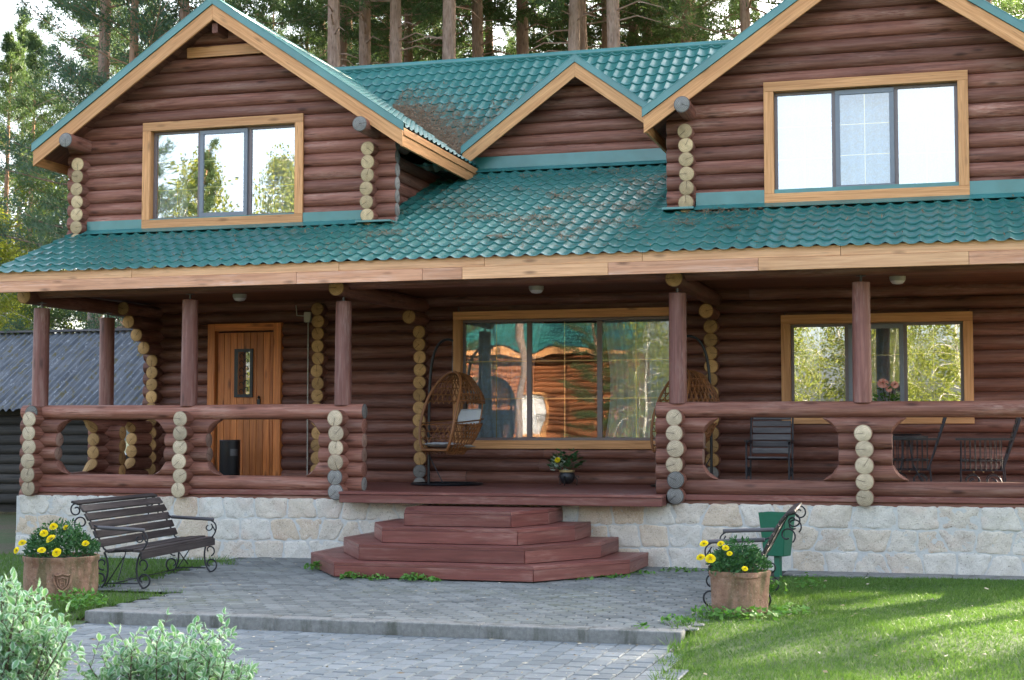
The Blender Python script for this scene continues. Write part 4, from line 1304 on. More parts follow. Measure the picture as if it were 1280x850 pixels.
def make_bench(label, loc, rz, L=2.05, grp=None):
    """park bench: local +x is the way it faces, the length runs along y"""
    t = thing('garden_bench', label, 'bench', loc, rz, grp)
    prof = [(.30, .425), (.195, .435), (.085, .428), (-.03, .418)]
    mb = MB()
    for x, z in prof: mb.obox((x, 0, z), np.eye(3), (.046, L / 2, .014), 0)
    mb.obox((.352, 0, .375), np.eye(3), (.013, L / 2, .042), 0)
    mb.build('seat', ['slat'], t, bevel=.005, local=True)
    mb = MB()
    bp = [(-.150, .500, 66), (-.195, .598, 66), (-.245, .695, 63), (-.297, .790, 60), (-.355, .880, 52), (-.440, .945, 18)]
    for x, z, a in bp:
        u = np.array([-math.cos(rad(a)), 0, math.sin(rad(a))]); v = np.cross(u, [0, 1., 0])
        mb.obox((x, 0, z), [u, np.array([0, 1., 0]), v], (.043, L / 2, .013), 0)
    mb.build('backrest', ['slat'], t, bevel=.005, local=True)
    for sy in (-1, 1):
        y = sy * (L / 2 - .09); mb = MB(); r = .011
        A = lambda q: [(p[0], y, p[1]) for p in q]
        mb.tube(A([(.335, .34), (.335, .405), (.20, .418), (.05, .410), (-.07, .40), (-.125, .44), (-.20, .58), (-.27, .71), (-.335, .83), (-.40, .915), (-.47, .935)]), r, 0, 6)
        mb.tube([(p[0], y, p[2]) for p in spiral((-.46, 0, .862), .075, .025, 1.5, 8.6, 26)], .009, 0, 6)
        mb.tube([(p[0], y, p[2]) for p in spiral((-.40, 0, .72), .085, .03, -2.2, -8.4, 26)], .009, 0, 6)
        # S-scroll legs
        for fx in (.31, -.12):
            sg = 1 if fx > 0 else -1
            mb.tube([(p[0], y, p[2]) for p in bez([(fx, 0, .40), (fx - sg * .06, 0, .30), (fx - sg * .07, 0, .16), (fx - sg * .02, 0, .05), (fx + sg * .03, 0, .013)], 14)], r, 0, 6)
            mb.tube([(p[0], y, p[2]) for p in spiral((fx + sg * .035, 0, .105), .094, .028, -PI / 2 - .2, -PI / 2 + sg * 5.8, 28)], .010, 0, 6)
            mb.tube([(p[0], y, p[2]) for p in spiral((fx + sg * .02, 0, .275), .072, .022, -PI / 2 + .3, -PI / 2 + sg * 5.4, 26)], .009, 0, 6)
        mb.tube(A([(-.34, .80), (-.05, .42)]), .006, 0, 5) if False else None
        mb.tube(A([(-.10, .03), (.12, .36)]), .007, 0, 5); mb.tube(A([(.28, .06), (-.10, .06)]), .007, 0, 5)
        mb.tube([(-.285, y, .735), (-.24, y + sy * .03, .70), (-.17, y + sy * .03, .676)], .009, 0, 6)
        mb.build('iron_side', ['iron'], t, local=True, smooth=True)
        mb = MB()
        mb.log((-.18, y + sy * .03, .675), (.36, y + sy * .03, .650), .022, 0, 0, n=10, seg=4, wob=0)
        a = mb.build('armrest', ['greypaint'], t, local=True)
        mb = MB()
        mb.tube([(p[0], y + sy * .03, p[2]) for p in bez([(.335, 0, .635), (.44, 0, .60), (.40, 0, .47), (.33, 0, .42)], 14)] + [], .009, 0, 6)
        mb.tube([(p[0], y + sy * .03, p[2]) for p in [(.395, 0, .50)] + spiral((.30, 0, .555), .055, .02, .9, -4.6, 22)], .008, 0, 6)
        q = mb.build('arm_scroll', ['iron'], a, local=True)
    mb = MB(); mb.tube([(.0, -L / 2 + .09, .06), (.0, L / 2 - .09, .06)], .007, 0, 5); mb.tube([(.05, -L / 2 + .09, .10), (-.02, -L / 2 + .45, .40)], .007, 0, 5); mb.tube([(.05, L / 2 - .09, .10), (-.02, L / 2 - .45, .40)], .007, 0, 5)
    mb.build('brace', ['iron'], t, local=True)
    return t
make_bench('dark slatted bench with scrolled iron sides beside the big round planter', (-8.98, -3.25, 0), rad(6.0), 2.2)
make_bench('slatted iron bench seen end on beside the green bin', (-1.95, -3.45, 0), rad(183), 1.75)

# marigold planters
def leaf_dome(n, R, h, size, ratio=.35):
    V, T = [], []
    for _ in range(n):
        a = random.uniform(0, 6.28); r = math.sqrt(random.random()); el = random.random() ** .6
        hh = h * (1 - .55 * r * r) * el * (1 + .18 * math.sin(3 * a + r * 4))
        c = np.array([R * r * math.cos(a) * (1 + .12 * math.sin(5 * a)), R * r * math.sin(a), hh])
        d = nrm(np.array([math.cos(a) * r, math.sin(a) * r, .5]) + rng.normal(0, .55, 3)); e = nrm(np.cross(d, rng.normal(0, 1, 3)))
        s = size * random.uniform(.6, 1.3)
        V.append([c - d * s, c + e * s * ratio, c + d * s, c - e * s * ratio]); T.append(random.random())
    return np.array(V), np.array(T)
def pompom(r):
    mb = MB()
    for ring, (rr, z, tilt, n) in enumerate(((1.0, 0.0, .15, 14), (.85, .22, .5, 12), (.62, .40, .9, 10), (.36, .52, 1.25, 7), (.1, .56, 1.5, 4))):
        for k in range(n):
            a = 2 * PI * (k + .5 * (ring % 2)) / n + random.uniform(-.1, .1)
            o = np.array([math.cos(a), math.sin(a), 0]); s = np.array([-math.sin(a), math.cos(a), 0])
            i = o * (rr * .35) + np.array([0, 0, z * .8]); e = o * rr + np.array([0, 0, z + .25 * math.sin(tilt)])
            w_ = .27
            V = np.array([i - s * .06, i + s * .06, e + s * w_ + [0, 0, random.uniform(-.05, .05)], e * 1.04 + [0, 0, .06], e - s * w_ + [0, 0, random.uniform(-.05, .05)]]) * r
            mb.add(V, [(0, 1, 2, 3, 4)], 0, random.random())
    mb.lathe([(.2 * r, -.28 * r), (.5 * r, -.05 * r), (.4 * r, .1 * r)], (0, 0, 0), 8, 1)
    return mb
pp = pompom(.045).build('flower', ['flower', 'marigold'], smooth=False)
pp_me = pp.data
bpy.data.objects.remove(pp)
def marigold(label, loc, R, h, n, flowers, grp='yellow marigolds in the planters'):
    t = thing('marigold_plant', label, 'flowers', loc, 0, None)
    V, T = leaf_dome(int(n * 2.6), R, h * 1.12, .030)
    soup('foliage', V, T, 'marigold', t, 4)
    for i, (x, y, z, s) in enumerate(flowers):
        f = bpy.data.objects.new('flower', pp_me); COL.objects.link(f); f.parent = t
        f.location = (x, y, z); s *= random.uniform(.85, 1.12); f.scale = (s, s * random.uniform(.85, 1.1), s * random.uniform(.7, 1.2))
        f.rotation_euler = (random.uniform(.5, 1.1), 0, random.uniform(-.6, .6))
    return t
def pt(px, py, d, base):      # point seen at a picture position at distance d, relative to base
    fwd = np.array([-math.sin(YAW) * math.cos(PITCH), math.cos(YAW) * math.cos(PITCH), math.sin(PITCH)])
    rt = np.array([math.cos(YAW), math.sin(YAW), 0]); up = np.cross(rt, fwd)
    p = CAM + d * (fwd + rt * (px - 640) / FPX - up * (py - 425) / FPX)
    return p - np.array(base)
def planter_round(loc, r, h):
    t = thing('planter', 'round brown planter with a shield relief left of the bench', 'planter', loc)
    mb = MB()
    mb.lathe([(r * .93, 0), (r * .97, .03), (r, .10), (r * 1.0, h * .6), (r * .985, h - .07), (r * 1.02, h - .05), (r * 1.03, h - .005), (r * 1.0, h), (r * .93, h - .005), (r * .91, h - .06)], (0, 0, 0), 48, 0, cap=False)
    mb.lathe([(r * .93, h - .05), (r * .5, h - .02), (0.001, h - .015)], (0, 0, 0), 32, 1, cap=False)
    mb.build('pot_body', ['clay', 'soil'], t, local=True)
    mb = MB()        # shield relief on the side that faces the path
    a0 = math.atan2(CAM[1] - loc[1], CAM[0] - loc[0]) + rad(2)
    def on(u, z, o=.012): a = a0 + u / r; return ((r + o) * math.cos(a), (r + o) * math.sin(a), z)
    sh = [(-.085, .27), (-.06, .255), (-.02, .262), (0, .275), (.02, .262), (.06, .255), (.085, .27), (.078, .19), (.055, .13), (0, .085), (-.055, .13), (-.078, .19)]
    mb.tube([on(u, z) for u, z in sh], .011, 0, 6, closed=True)
    mb.tube([on(u * .62, .175 + (z - .175) * .62, .008) for u, z in sh], .008, 0, 6, closed=True)
    mb.tube([on(u, z, .006) for u, z in ((-.02, .21), (-.02, .15))], .007, 0, 5); mb.tube([on(u, z, .006) for u, z in ((.02, .21), (.02, .15))], .007, 0, 5); mb.tube([on(u, z, .006) for u, z in ((-.02, .18), (.02, .18))], .006, 0, 5)
    mb.build('shield_relief', ['clay'], t, local=True)
PLB = (-9.10, -4.95, -.02)
planter_round(PLB, .385, .44)
mg = (PLB[0], PLB[1], PLB[2] + .42)
marigold('yellow marigolds growing in the round planter with the shield', mg, .37, .32, 900,
         [tuple(pt(px, py, d, mg)) + (s,) for px, py, d, s in ((28, 679, 15.75, 1.15), (21, 688, 15.8, .8), (55, 667, 16.0, 1.1), (64, 674, 15.8, 1.05), (67, 659, 16.1, 1.0), (83, 660, 16.2, .8), (52, 688, 15.7, 1.1), (71, 691, 15.7, 1.15), (107, 680, 15.9, .95))])
PRB = (-1.93, -4.55, 0)
t = thing('planter', 'square weathered clay planter with rounded corners at the lawn corner', 'planter', PRB, rad(-24))
mb = MB(); h = .40
def rsq(s, n=32, p=5):
    th = np.linspace(0, 2 * PI, n, endpoint=False); c, s_ = np.cos(th), np.sin(th)
    k = s / (np.abs(c) ** p + np.abs(s_) ** p) ** (1 / p); return np.c_[c * k, s_ * k]
rings = [(.215, 0), (.225, .03), (.232, .2), (.236, h - .06), (.246, h - .05), (.25, h - .01), (.243, h), (.215, h - .004), (.21, h - .06)]
V = []; F = []
for s, z in rings:
    q = rsq(s); V.append(np.c_[q + rng.normal(0, .0012, q.shape), np.full(32, z)])
for k in range(len(rings) - 1):
    for i in range(32): F.append((k * 32 + i, k * 32 + (i + 1) % 32, (k + 1) * 32 + (i + 1) % 32, (k + 1) * 32 + i))
mb.add(np.concatenate(V), F, 0, .5)
mb.build('pot_body', ['clay'], t, local=True)
mb = MB(); q = rsq(.212); mb.add(np.c_[q, np.full(32, h - .03)], [tuple(range(32))]); mb.build('soil', ['soil'], t, local=True)
mg = (PRB[0] - .02, PRB[1], .37)
marigold('yellow marigolds growing in the square planter by the lawn', mg, .29, .28, 600,
         [tuple(pt(px, py, d, mg)) + (s,) for px, py, d, s in ((880, 680, 14.3, 1.0), (876, 697, 14.25, 1.05), (888, 699, 14.2, 1.05), (901, 680, 14.4, .9), (907, 685, 14.5, .7), (931, 711, 14.2, .75), (912, 692, 14.3, .6))])

# green litter bin on a post
t = thing('litter_bin', 'green metal litter bin on a post behind the bench', 'litter bin', (-1.98, -.70, 0), rad(-20))
mb = MB()
def frus(mb, a0, b0, a1, b1, z0, z1, mi=0):
    V = [(-a0, -b0, z0), (a0, -b0, z0), (a0, b0, z0), (-a0, b0, z0), (-a1, -b1, z1), (a1, -b1, z1), (a1, b1, z1), (-a1, b1, z1)]
    mb.add(V, [(3, 2, 1, 0), (0, 1, 5, 4), (1, 2, 6, 5), (2, 3, 7, 6), (3, 0, 4, 7)], mi)
frus(mb, .13, .10, .18, .14, .24, .76); 
V = [(-.18, -.14, .76), (.18, -.14, .76), (.18, .14, .76), (-.18, .14, .76), (-.165, -.125, .755), (.165, -.125, .755), (.165, .125, .755), (-.165, .125, .755), (-.12, -.09, .3), (.12, -.09, .3), (.12, .09, .3), (-.12, .09, .3)]
mb.add(V, [(0, 1, 5, 4), (1, 2, 6, 5), (2, 3, 7, 6), (3, 0, 4, 7), (4, 5, 9, 8), (5, 6, 10, 9), (6, 7, 11, 10), (7, 4, 8, 11), (8, 9, 10, 11)], 0)
mb.build('bin_body', ['bingreen'], t, local=True, bevel=.006)
mb = MB(); mb.box((-.035, -.02, -.02), (.035, .05, .245), 0); mb.build('post', ['bingreen'], t, local=True)

# hanging wicker chairs
def make_egg(label, loc, rz, pole_dir, arm):
    t = thing('hanging_chair', label, 'hanging chair', loc, 0)
    mb = MB()
    mb.lathe([(.54, 0), (.555, .012), (.54, .035), (.47, .035), (.455, .012), (.47, 0)], (0, 0, 0), 48, 0, cap=False)
    mb.lathe([(.47, .008), (.001, .010)], (0, 0, 0), 48, 0, cap=False)
    bx, by = pole_dir[0] * .36, pole_dir[1] * .36
    ax_, ay = arm
    mb.tube(bez([(bx, by, .02), (bx, by, .9), (bx, by, 1.6), (bx, by, 2.02), (bx + (ax_ - bx) * .15, by + (ay - by) * .15, 2.22), (ax_ * .8 + bx * .2, ay * .8 + by * .2, 2.24), (ax_, ay, 2.18)], 40), .021, 0, 10)
    mb.tube([(bx, by, .45), (bx + (ax_ - bx) * .6, by + (ay - by) * .6, .03)], .008, 0, 6)
    mb.build('stand', ['blackmetal'], t, local=True)
    mb = MB(); th = np.linspace(0, 2 * PI * 9, 120)
    mb.tube([(ax_ + .013 * math.cos(a), ay + .013 * math.sin(a), 2.12 - .26 * a / th[-1]) for a in th], .0035, 0, 4)
    mb.tube([(ax_, ay, 2.20), (ax_, ay, 2.12)], .006, 0, 6); mb.tube([(ax_, ay, 1.87), (ax_, ay, 1.70)], .006, 0, 6)
    mb.build('spring_hook', ['irongrey'], t, local=True)
    # shell in its own frame: x forward, z up, bottom at z=0
    H = 1.28
    c, s = math.cos(rz), math.sin(rz); zb = .43
    def W(p): return (ax_ + (p[0]) * c - p[1] * s, ay + (p[0]) * s + p[1] * c, zb + p[2])
    def halfw(z): q = z / H; return .41 * max(0, (1 - abs(2 * q - .86) ** 2.4 if q < .43 else 1 - ((q - .43) / .57) ** 2.6)) ** .5
    def hoopx(z): return .34 - .36 * (z / H) + .10 * math.sin(PI * min(1, z / H))
    def depth(z): q = z / H; return .30 + .52 * math.sin(PI * min(1, q * .9 + .08)) ** .8 * (1 if q < .6 else max(0, 1 - ((q - .6) / .4) ** 2.5))
    def sh(phi, z): 
        hw = halfw(z); D = depth(z) * min(1, hw / .2)
        return W((hoopx(z) - D * math.cos(phi), hw * math.sin(phi), z))
    zs = np.linspace(.10, H - .004, 30)
    hoop = [W((hoopx(z), halfw(z), z)) for z in zs] + [W((hoopx(z), -halfw(z), z)) for z in zs[::-1]]
    mb = MB(); mb.tube(hoop, .021, 0, 8, closed=True)
    mb.tube([sh(p, .50 + .07 * math.cos(p)) for p in np.linspace(-PI / 2, PI / 2, 22)], .012, 0, 6)
    mb.tube([sh(p, .84) for p in np.linspace(-PI / 2, PI / 2, 22)], .010, 0, 6)
    for p in (-.75, .75): mb.tube([sh(p * (1 if z < 1 else (H - z) / (H - 1)), z) for z in np.linspace(.06, H - .01, 24)], .011, 0, 6)
    mb.build('cane_frame', ['wicker'], t, local=True)
    mb = MB()
    for z0, z1, sl, nn in ((.03, .50, .9, 27), (.80, H - .02, .7, 26)):
        for k in range(nn):
            for sg in (-1, 1):
                P = []
                for z in np.linspace(z0, z1, 13):
                    ph = -PI / 2 + PI * (k + .5) / nn + sg * sl * (z - z0)
                    if -PI / 2 <= ph <= PI / 2: P.append(sh(ph, z))
                if len(P) > 2: mb.tube(P, .0085, 0, 4, caps=False)
        for z in np.linspace(z0 + .04, z1 - .02, 5): mb.tube([sh(p, z) for p in np.linspace(-PI / 2, PI / 2, 18)], .008, 0, 4, caps=False)
    for k in range(13):      # woven floor of the seat
        y = -.32 + .64 * k / 12; q = math.sqrt(max(0, 1 - (y / .36) ** 2))
        mb.tube([W((hoopx(.1) - .02, y, .12)), W((.0, y, .05 + .1 * (y / .36) ** 2)), W((-.34 * q, y, .12))], .006, 0, 4)
    mb.build('woven_shell', ['wicker'], t, local=True)
    return t, W
def cushion(label, W, cx, cz, hx, hy, hz, lean):
    n, m = 14, 10; V = []; 
    us = np.linspace(-1, 1, n); vs = np.linspace(-1, 1, m)
    ca, sa = math.cos(lean), math.sin(lean)
    F = []
    for sgn in (1, -1):
        for v in vs:
            for u in us:
                e = max(0, (1 - u ** 4) * (1 - v ** 4)) ** .5
                x, y, z = v * hx * (1 - .05 * u * u), u * hy * (1 - .05 * v * v), sgn * hz * e + .004 * math.sin(u * 9 + v * 5)
                V.append(W((cx + x * ca - z * sa, y, cz + x * sa + z * ca)))
    for s in range(2):
        o = s * n * m
        for j in range(m - 1):
            for i in range(n - 1):
                q = (o + j * n + i, o + j * n + i + 1, o + (j + 1) * n + i + 1, o + (j + 1) * n + i)
                F.append(q if s == 0 else q[::-1])
    return V, F
def add_cushion(name, label, root, W, *a):
    V, F = cushion(label, W, *a); mb = MB(); mb.add(np.array(V) + np.array(root.location), F)
    o = mb.build(name, ['cushion']); tag(o, label, 'cushion'); return o
e1, W1 = make_egg('brown wicker hanging chair left of the large window', (-7.28, 2.62, .932), rad(-124), (-.88, .2), (.10, -.05))
add_cushion('cushion', 'grey seat cushion in the left wicker hanging chair', e1, W1, .06, .17, .30, .31, .035, .06)
add_cushion('cushion', 'grey back pillow standing in the left wicker hanging chair', e1, W1, -.33, .60, .13, .27, .05, 1.9)
e2, W2 = make_egg('wicker hanging chair mostly hidden behind the right railing column', (-3.62, 2.75, .932), rad(-140), (.9, .3), (-.06, -.02))
add_cushion('cushion', 'grey seat cushion in the right wicker hanging chair', e2, W2, .06, .17, .30, .31, .035, .06)

# flower pot under the large window
t = thing('flower_pot', 'small dark bronze pot with a pale rim under the large window', 'flower pot', (-5.50, 3.0, .93))
mb = MB(); mb.lathe([(.05, .02), (.085, .04), (.115, .10), (.12, .15), (.10, .19)], (0, 0, 0), 24, 0); mb.lathe([(.098, .19), (.118, .20), (.122, .225), (.105, .23), (.10, .20)], (0, 0, 0), 24, 1, cap=False)
mb.lathe([(.1, .205), (.001, .21)], (0, 0, 0), 16, 2, cap=False)
mb.build('pot_body', ['iron', 'brass', 'soil'], t, local=True)
mb = MB()
for k in range(3):
    a = k * 2.09 + .5
    mb.tube([(.11 * math.cos(a), .11 * math.sin(a), .14), (.16 * math.cos(a), .16 * math.sin(a), .08), (.15 * math.cos(a), .15 * math.sin(a), .0)], .008, 0, 6)
    mb.tube([(math.cos(a) * p[0], math.sin(a) * p[0], p[2]) for p in spiral((.15, 0, .11), .035, .012, 0, 5.5, 18)], .006, 0, 5)
mb.build('pot_stand', ['blackmetal'], t, local=True)
def big_leaves(n, R, h, s0, s1, down=.2):
    V, T = [], []
    for _ in range(n):
        a = random.uniform(0, 6.28); r = R * math.sqrt(random.random()); c = np.array([r * math.cos(a), r * math.sin(a), h * random.uniform(.1, 1) * (1 - .5 * (r / R) ** 2)])
        d = nrm([math.cos(a), math.sin(a), random.uniform(-down, .9)]); e = nrm(np.cross(d, [random.gauss(0, .3), random.gauss(0, .3), 1])); s = random.uniform(s0, s1)
        V.append([c, c + d * s * .55 + e * s * .38, c + d * s, c + d * s * .55 - e * s * .38]); T.append(random.random())
    return np.array(V), np.array(T)
t = thing('potted_plant', 'mixed leafy plant with one yellow bloom in the bronze pot', 'plant', (-5.50, 3.0, 1.14))
V, T = big_leaves(150, .22, .34, .06, .12); soup('foliage', V, T, 'marigold', t, 4)
V, T = big_leaves(60, .10, .20, .06, .10); V[:, :, 0] -= .12; V[:, :, 1] -= .07; soup('pale_leaves', V, T, 'dwhite', t, 4)
f = bpy.data.objects.new('flower', pp_me); COL.objects.link(f); f.parent = t; f.location = (-.10, -.19, .17); f.rotation_euler = (1.1, 0, -.2); f.scale = (1.0,) * 3

# black bin beside the door
t = thing('ash_bin', 'black cylindrical waste bin with steel rim in front of the door', 'bin', (-11.06, 2.95, .93))
mb = MB(); mb.lathe([(.16, 0), (.165, .02), (.165, .655)], (0, 0, 0), 32, 0); mb.build('bin_body', ['blackmetal'], t, local=True)
mb = MB(); mb.lathe([(.166, .655), (.168, .665), (.16, .675), (.12, .668), (.10, .64), (.001, .63)], (0, 0, 0), 32, 0, cap=False); mb.build('rim', ['irongrey'], t, local=True)
mb = MB(); a0 = rad(-38); P = []
for k in range(9):
    a = a0 + (k - 4) * .10; P.append((math.cos(a), math.sin(a)))
V = [(.1665 * x, .1665 * y, .42) for x, y in P] + [(.1665 * x, .1665 * y, .53) for x, y in P]
mb.add(V, [(i, i + 1, 10 + i, 9 + i) for i in range(8)]); mb.build('slot', ['irongrey'], t, local=True)
# junction box with its conduit
t = thing('junction_box', 'pale electric box with a thin conduit left of a log end column', 'electric box', (-9.97, 3.50, 3.60))
mb = MB(); mb.box((-.06, -.02, -.085), (.06, .06, .085), 0); mb.build('box_body', ['plastic'], t, local=True, bevel=.012)
mb = MB(); mb.tube([(.0, .03, -.085), (.0, .035, -1.5), (0.005, .03, -2.6)], .011, 0, 6); mb.tube([(-.06, .03, .02), (-.2, .03, .03), (-.22, .03, .2)], .008, 0, 6); mb.build('conduit', ['plastic'], t, local=True)

# porch armchair facing the yard
t = thing('slatted_armchair', 'grey slatted wooden armchair with black iron sides facing the yard', 'chair', (-2.43, 2.65, .93))
mb = MB()
for k in range(5): mb.obox((0, -.24 + k * .1, .44 - .008 * k), np.eye(3), (.275, .044, .012), 0)
mb.build('seat', ['greypaint'], t, local=True, bevel=.004)
mb = MB()
for k in range(6):
    zz = .53 + k * .098; u = nrm([0, .22, 1]); 
    mb.obox((0, .25 + (zz - .5) * .22, zz), [np.array([1., 0, 0]), np.cross(u, [1, 0, 0]), u], (.275, .012, .042), 0)
mb.build('backrest', ['greypaint'], t, local=True, bevel=.004)
for sx in (-1, 1):
    x = sx * .30; mb = MB()
    mb.tube([(x, -.27, .0), (x, -.26, .62), (x, -.20, .66), (x, .20, .66), (x, .28, .64)], .014, 0, 6); mb.tube([(x, .20, 0), (x, .24, .45), (x, .37, 1.05)], .014, 0, 6)
    mb.tube([(x, -.26, .42), (x, .24, .42)], .011, 0, 6)
    for k in range(2): mb.tube([(x, p[0], p[2]) for p in spiral((-.12 + .22 * k, 0, .22), .09, .03, 0, 7, 24)], .009, 0, 5)
    mb.obox((x, -.03, .672), np.eye(3), (.028, .25, .010), 0)
    mb.build('iron_side', ['iron'], t, local=True)

def patio_chair(label, loc, rz, w_=.62):
    t = thing('iron_chair', label, 'chair', loc, rz)
    mb = MB()
    for k in range(5): mb.obox((.26 - k * .105, 0, .43), np.eye(3), (.046, w_ / 2, .012), 0)
    mb.build('seat', ['slat'], t, local=True, bevel=.004)
    mb = MB()
    for k in range(5):
        zz = .56 + k * .10; u = nrm([-.30, 0, 1])
        mb.obox((-.25 - (zz - .45) * .30, 0, zz), [np.cross([0, 1., 0], u), np.array([0, 1., 0]), u], (.013, w_ / 2, .043), 0)
    mb.build('backrest', ['slat'], t, local=True, bevel=.004)
    for sy in (-1, 1):
        y = sy * (w_ / 2 + .02); mb = MB()
        mb.tube([(-.20, y, .30), (-.24, y, .42), (-.46, y, 1.07)], .016, 0, 6)
        mb.tube([(.32, y, 0), (.31, y, .68)], .010, 0, 6); mb.tube([(-.24, y, 0), (-.22, y, .36)], .010, 0, 6)
        mb.obox((.02, y, .705), np.eye(3), (.36, .03, .012), 0)
        mb.tube([(.31, y, .30), (-.22, y, .30)], .008, 0, 6)
        for k in range(8): mb.tube([(.26 - k * .064, y, .30), (.26 - k * .064, y, .695)], .0055, 0, 5)
        mb.tube([(p[0], y, p[2]) for p in spiral((.16, 0, .155), .10, .025, 0, 8.2, 30)], .008, 0, 5); mb.tube([(p[0], y, p[2]) for p in spiral((-.08, 0, .155), .10, .025, PI, PI - 8.2, 30)], .008, 0, 5)
        for px in (.16, .04, -.08): mb.lathe([(.001, -.012), (.014, 0), (.001, .012)], (px, y, .285), 8, 1)
        for px in (.31, -.23): mb.lathe([(.02, 0), (.014, .014)], (px, y, 0), 8, 1)
        mb.build('iron_side', ['iron', 'brass'], t, local=True)
    return t
patio_chair('black iron chair with slatted back beside the small porch table', (-.43, 1.75, .93), rad(180))
patio_chair('black iron chair with scrolled side at the right edge of the porch', (.50, 1.60, .93), rad(180))
t = thing('porch_table', 'small dark table with a pale tray behind the right railing', 'table', (-.55, 2.75, .93))
mb = MB(); mb.lathe([(.30, .70), (.31, .705), (.31, .745), (.30, .75)], (0, 0, 0), 32, 0); mb.build('tabletop', ['slat'], t, local=True)
for k in range(3):
    mb = MB(); a = k * 2.09; mb.tube([(.05 * math.cos(a), .05 * math.sin(a), .70), (.10 * math.cos(a), .10 * math.sin(a), .35), (.27 * math.cos(a), .27 * math.sin(a), 0)], .014, 0, 6); mb.build('leg', ['iron'], t, local=True)
t = MB().lathe([(.001, .0), (.18, .002), (.20, .02), (.19, .021), (.17, .008)], (-.52, 2.70, 1.682), 28, 0).build('tray', ['irongrey'])
tag(t, 'pale metal tray lying on the small porch table', 'tray')

# plant on the window sill
t = MB().lathe([(.05, 0), (.08, .10), (.085, .20), (.055, .27), (.06, .285)], (-.79, 2.72, 1.682), 20, 0).build('vase', ['clay'])
tag(t, 'brown clay vase standing on the small porch table', 'vase')
t = thing('rose_plant', 'pink flowering plant in a vase behind the right railing post', 'plant', (-.79, 2.72, 1.95))
V, T = big_leaves(130, .16, .42, .05, .10); V[:, :, 2] += .06; soup('foliage', V, T, 'weed', t, 4)
mb = MB()
for k in range(6): a = k * 1.05; mb.tube([(0, 0, -.02), (.04 * math.cos(a), .04 * math.sin(a), .2), (.10 * math.cos(a), .10 * math.sin(a), .42)], .004, 0, 5)
mb.build('stems', ['twig'], t, local=True)
pk = pompom(.05); ppk = pk.build('flower', ['pink', 'marigold'], t, smooth=False, local=True); ppk.location = (-.05, -.06, .46); ppk.rotation_euler = (1.0, 0, 0); ppk.scale = (1.5,) * 3
for fx_, fz, fs in ((.11, .44, 1.1), (.03, .38, .9)):
    f = bpy.data.objects.new('flower', ppk.data); COL.objects.link(f); f.parent = t; f.location = (fx_, -.07, fz); f.rotation_euler = (1.1, 0, .3); f.scale = (fs,) * 3

# curtains
def lacemat(name, a, b2, open_=.35):
    m, t, b = newmat(name); g = G(t); t.nodes.remove(b)
    obj = g.n('TexCoord').outputs['Object']
    f = g.noise(obj, 16, 3, .6); f2 = g.noise(obj, 90, 2)
    c = g.mix(g.rng(f, .4, .6), a, b2)
    d = g.n('BsdfDiffuse'); tr = g.n('BsdfTranslucent'); tp = g.n('BsdfTransparent')
    g.l(c, d.inputs[0]); g.l(c, tr.inputs[0])
    m1 = g.n('MixShader'); m1.inputs[0].default_value = .3; g.l(d.outputs[0], m1.inputs[1]); g.l(tr.outputs[0], m1.inputs[2])
    m2 = g.n('MixShader'); g.l(g.m('MULTIPLY', g.rng(g.m('ADD', f, g.m('MULTIPLY', f2, .4)), .55, .8), open_), m2.inputs[0]); g.l(m1.outputs[0], m2.inputs[1]); g.l(tp.outputs[0], m2.inputs[2])
    g.l(m2.outputs[0], t.nodes['Material Output'].inputs['Surface'])
    return m
M['lace'] = lacemat('lace_curtain_cloth', (.52, .62, .74), (.84, .90, .96), .45)
M['bluecloth'] = lacemat('blue_curtain_cloth', (.30, .36, .58), (.42, .48, .72), .05)
def curtain(label, x0, x1, z0, z1, y, mat, folds=5, gather=0.0, dirn=1):
    nx, nz = folds * 10 + 1, 14; V = []
    for j in range(nz):
        t_ = j / (nz - 1); z = z0 + (z1 - z0) * t_
        for i in range(nx):
            s_ = i / (nx - 1)
            wd = 1 - gather * math.sin(PI * min(1, (1 - t_) * .9)) 
            x = x0 + (x1 - x0) * s_ * wd if dirn > 0 else x1 - (x1 - x0) * (1 - s_) * wd
            V.append((x, y + .035 * math.sin(s_ * folds * 2 * PI + .4 * math.sin(t_ * 3)) + .012 * math.sin(s_ * 9 + t_ * 4), z))
    F = [(j * nx + i, j * nx + i + 1, (j + 1) * nx + i + 1, (j + 1) * nx + i) for j in range(nz - 1) for i in range(nx - 1)]
    mb = MB(); mb.add(V, F); tag(mb.build('curtain', [mat]), label, 'curtain')
curtain('lace curtain behind the left part of the large deck window', -7.34, -6.05, 1.56, 3.55, 3.80, 'lace', 7, .15, 1)
curtain('lace curtain behind the right part of the large deck window', -5.15, -3.95, 1.56, 3.55, 3.80, 'lace', 6, .12, -1)
curtain('pale blue curtain at the left edge of the left gable window', -11.86, -11.25, 4.95, 6.45, 1.88, 'bluecloth', 4, .1, 1)
curtain('pale blue curtain at the right edge of the left gable window', -10.1, -9.32, 4.95, 5.95, 1.88, 'bluecloth', 5, .05, -1)
curtain('lace curtain in the middle of the right ground floor window', -1.45, -.5, 1.98, 3.40, 4.0, 'lace', 5, .1, 1)
curtain('sheer curtain behind the right gable window', -2.25, .28, 4.95, 6.48, 1.95, 'lace', 11, 0, 1)

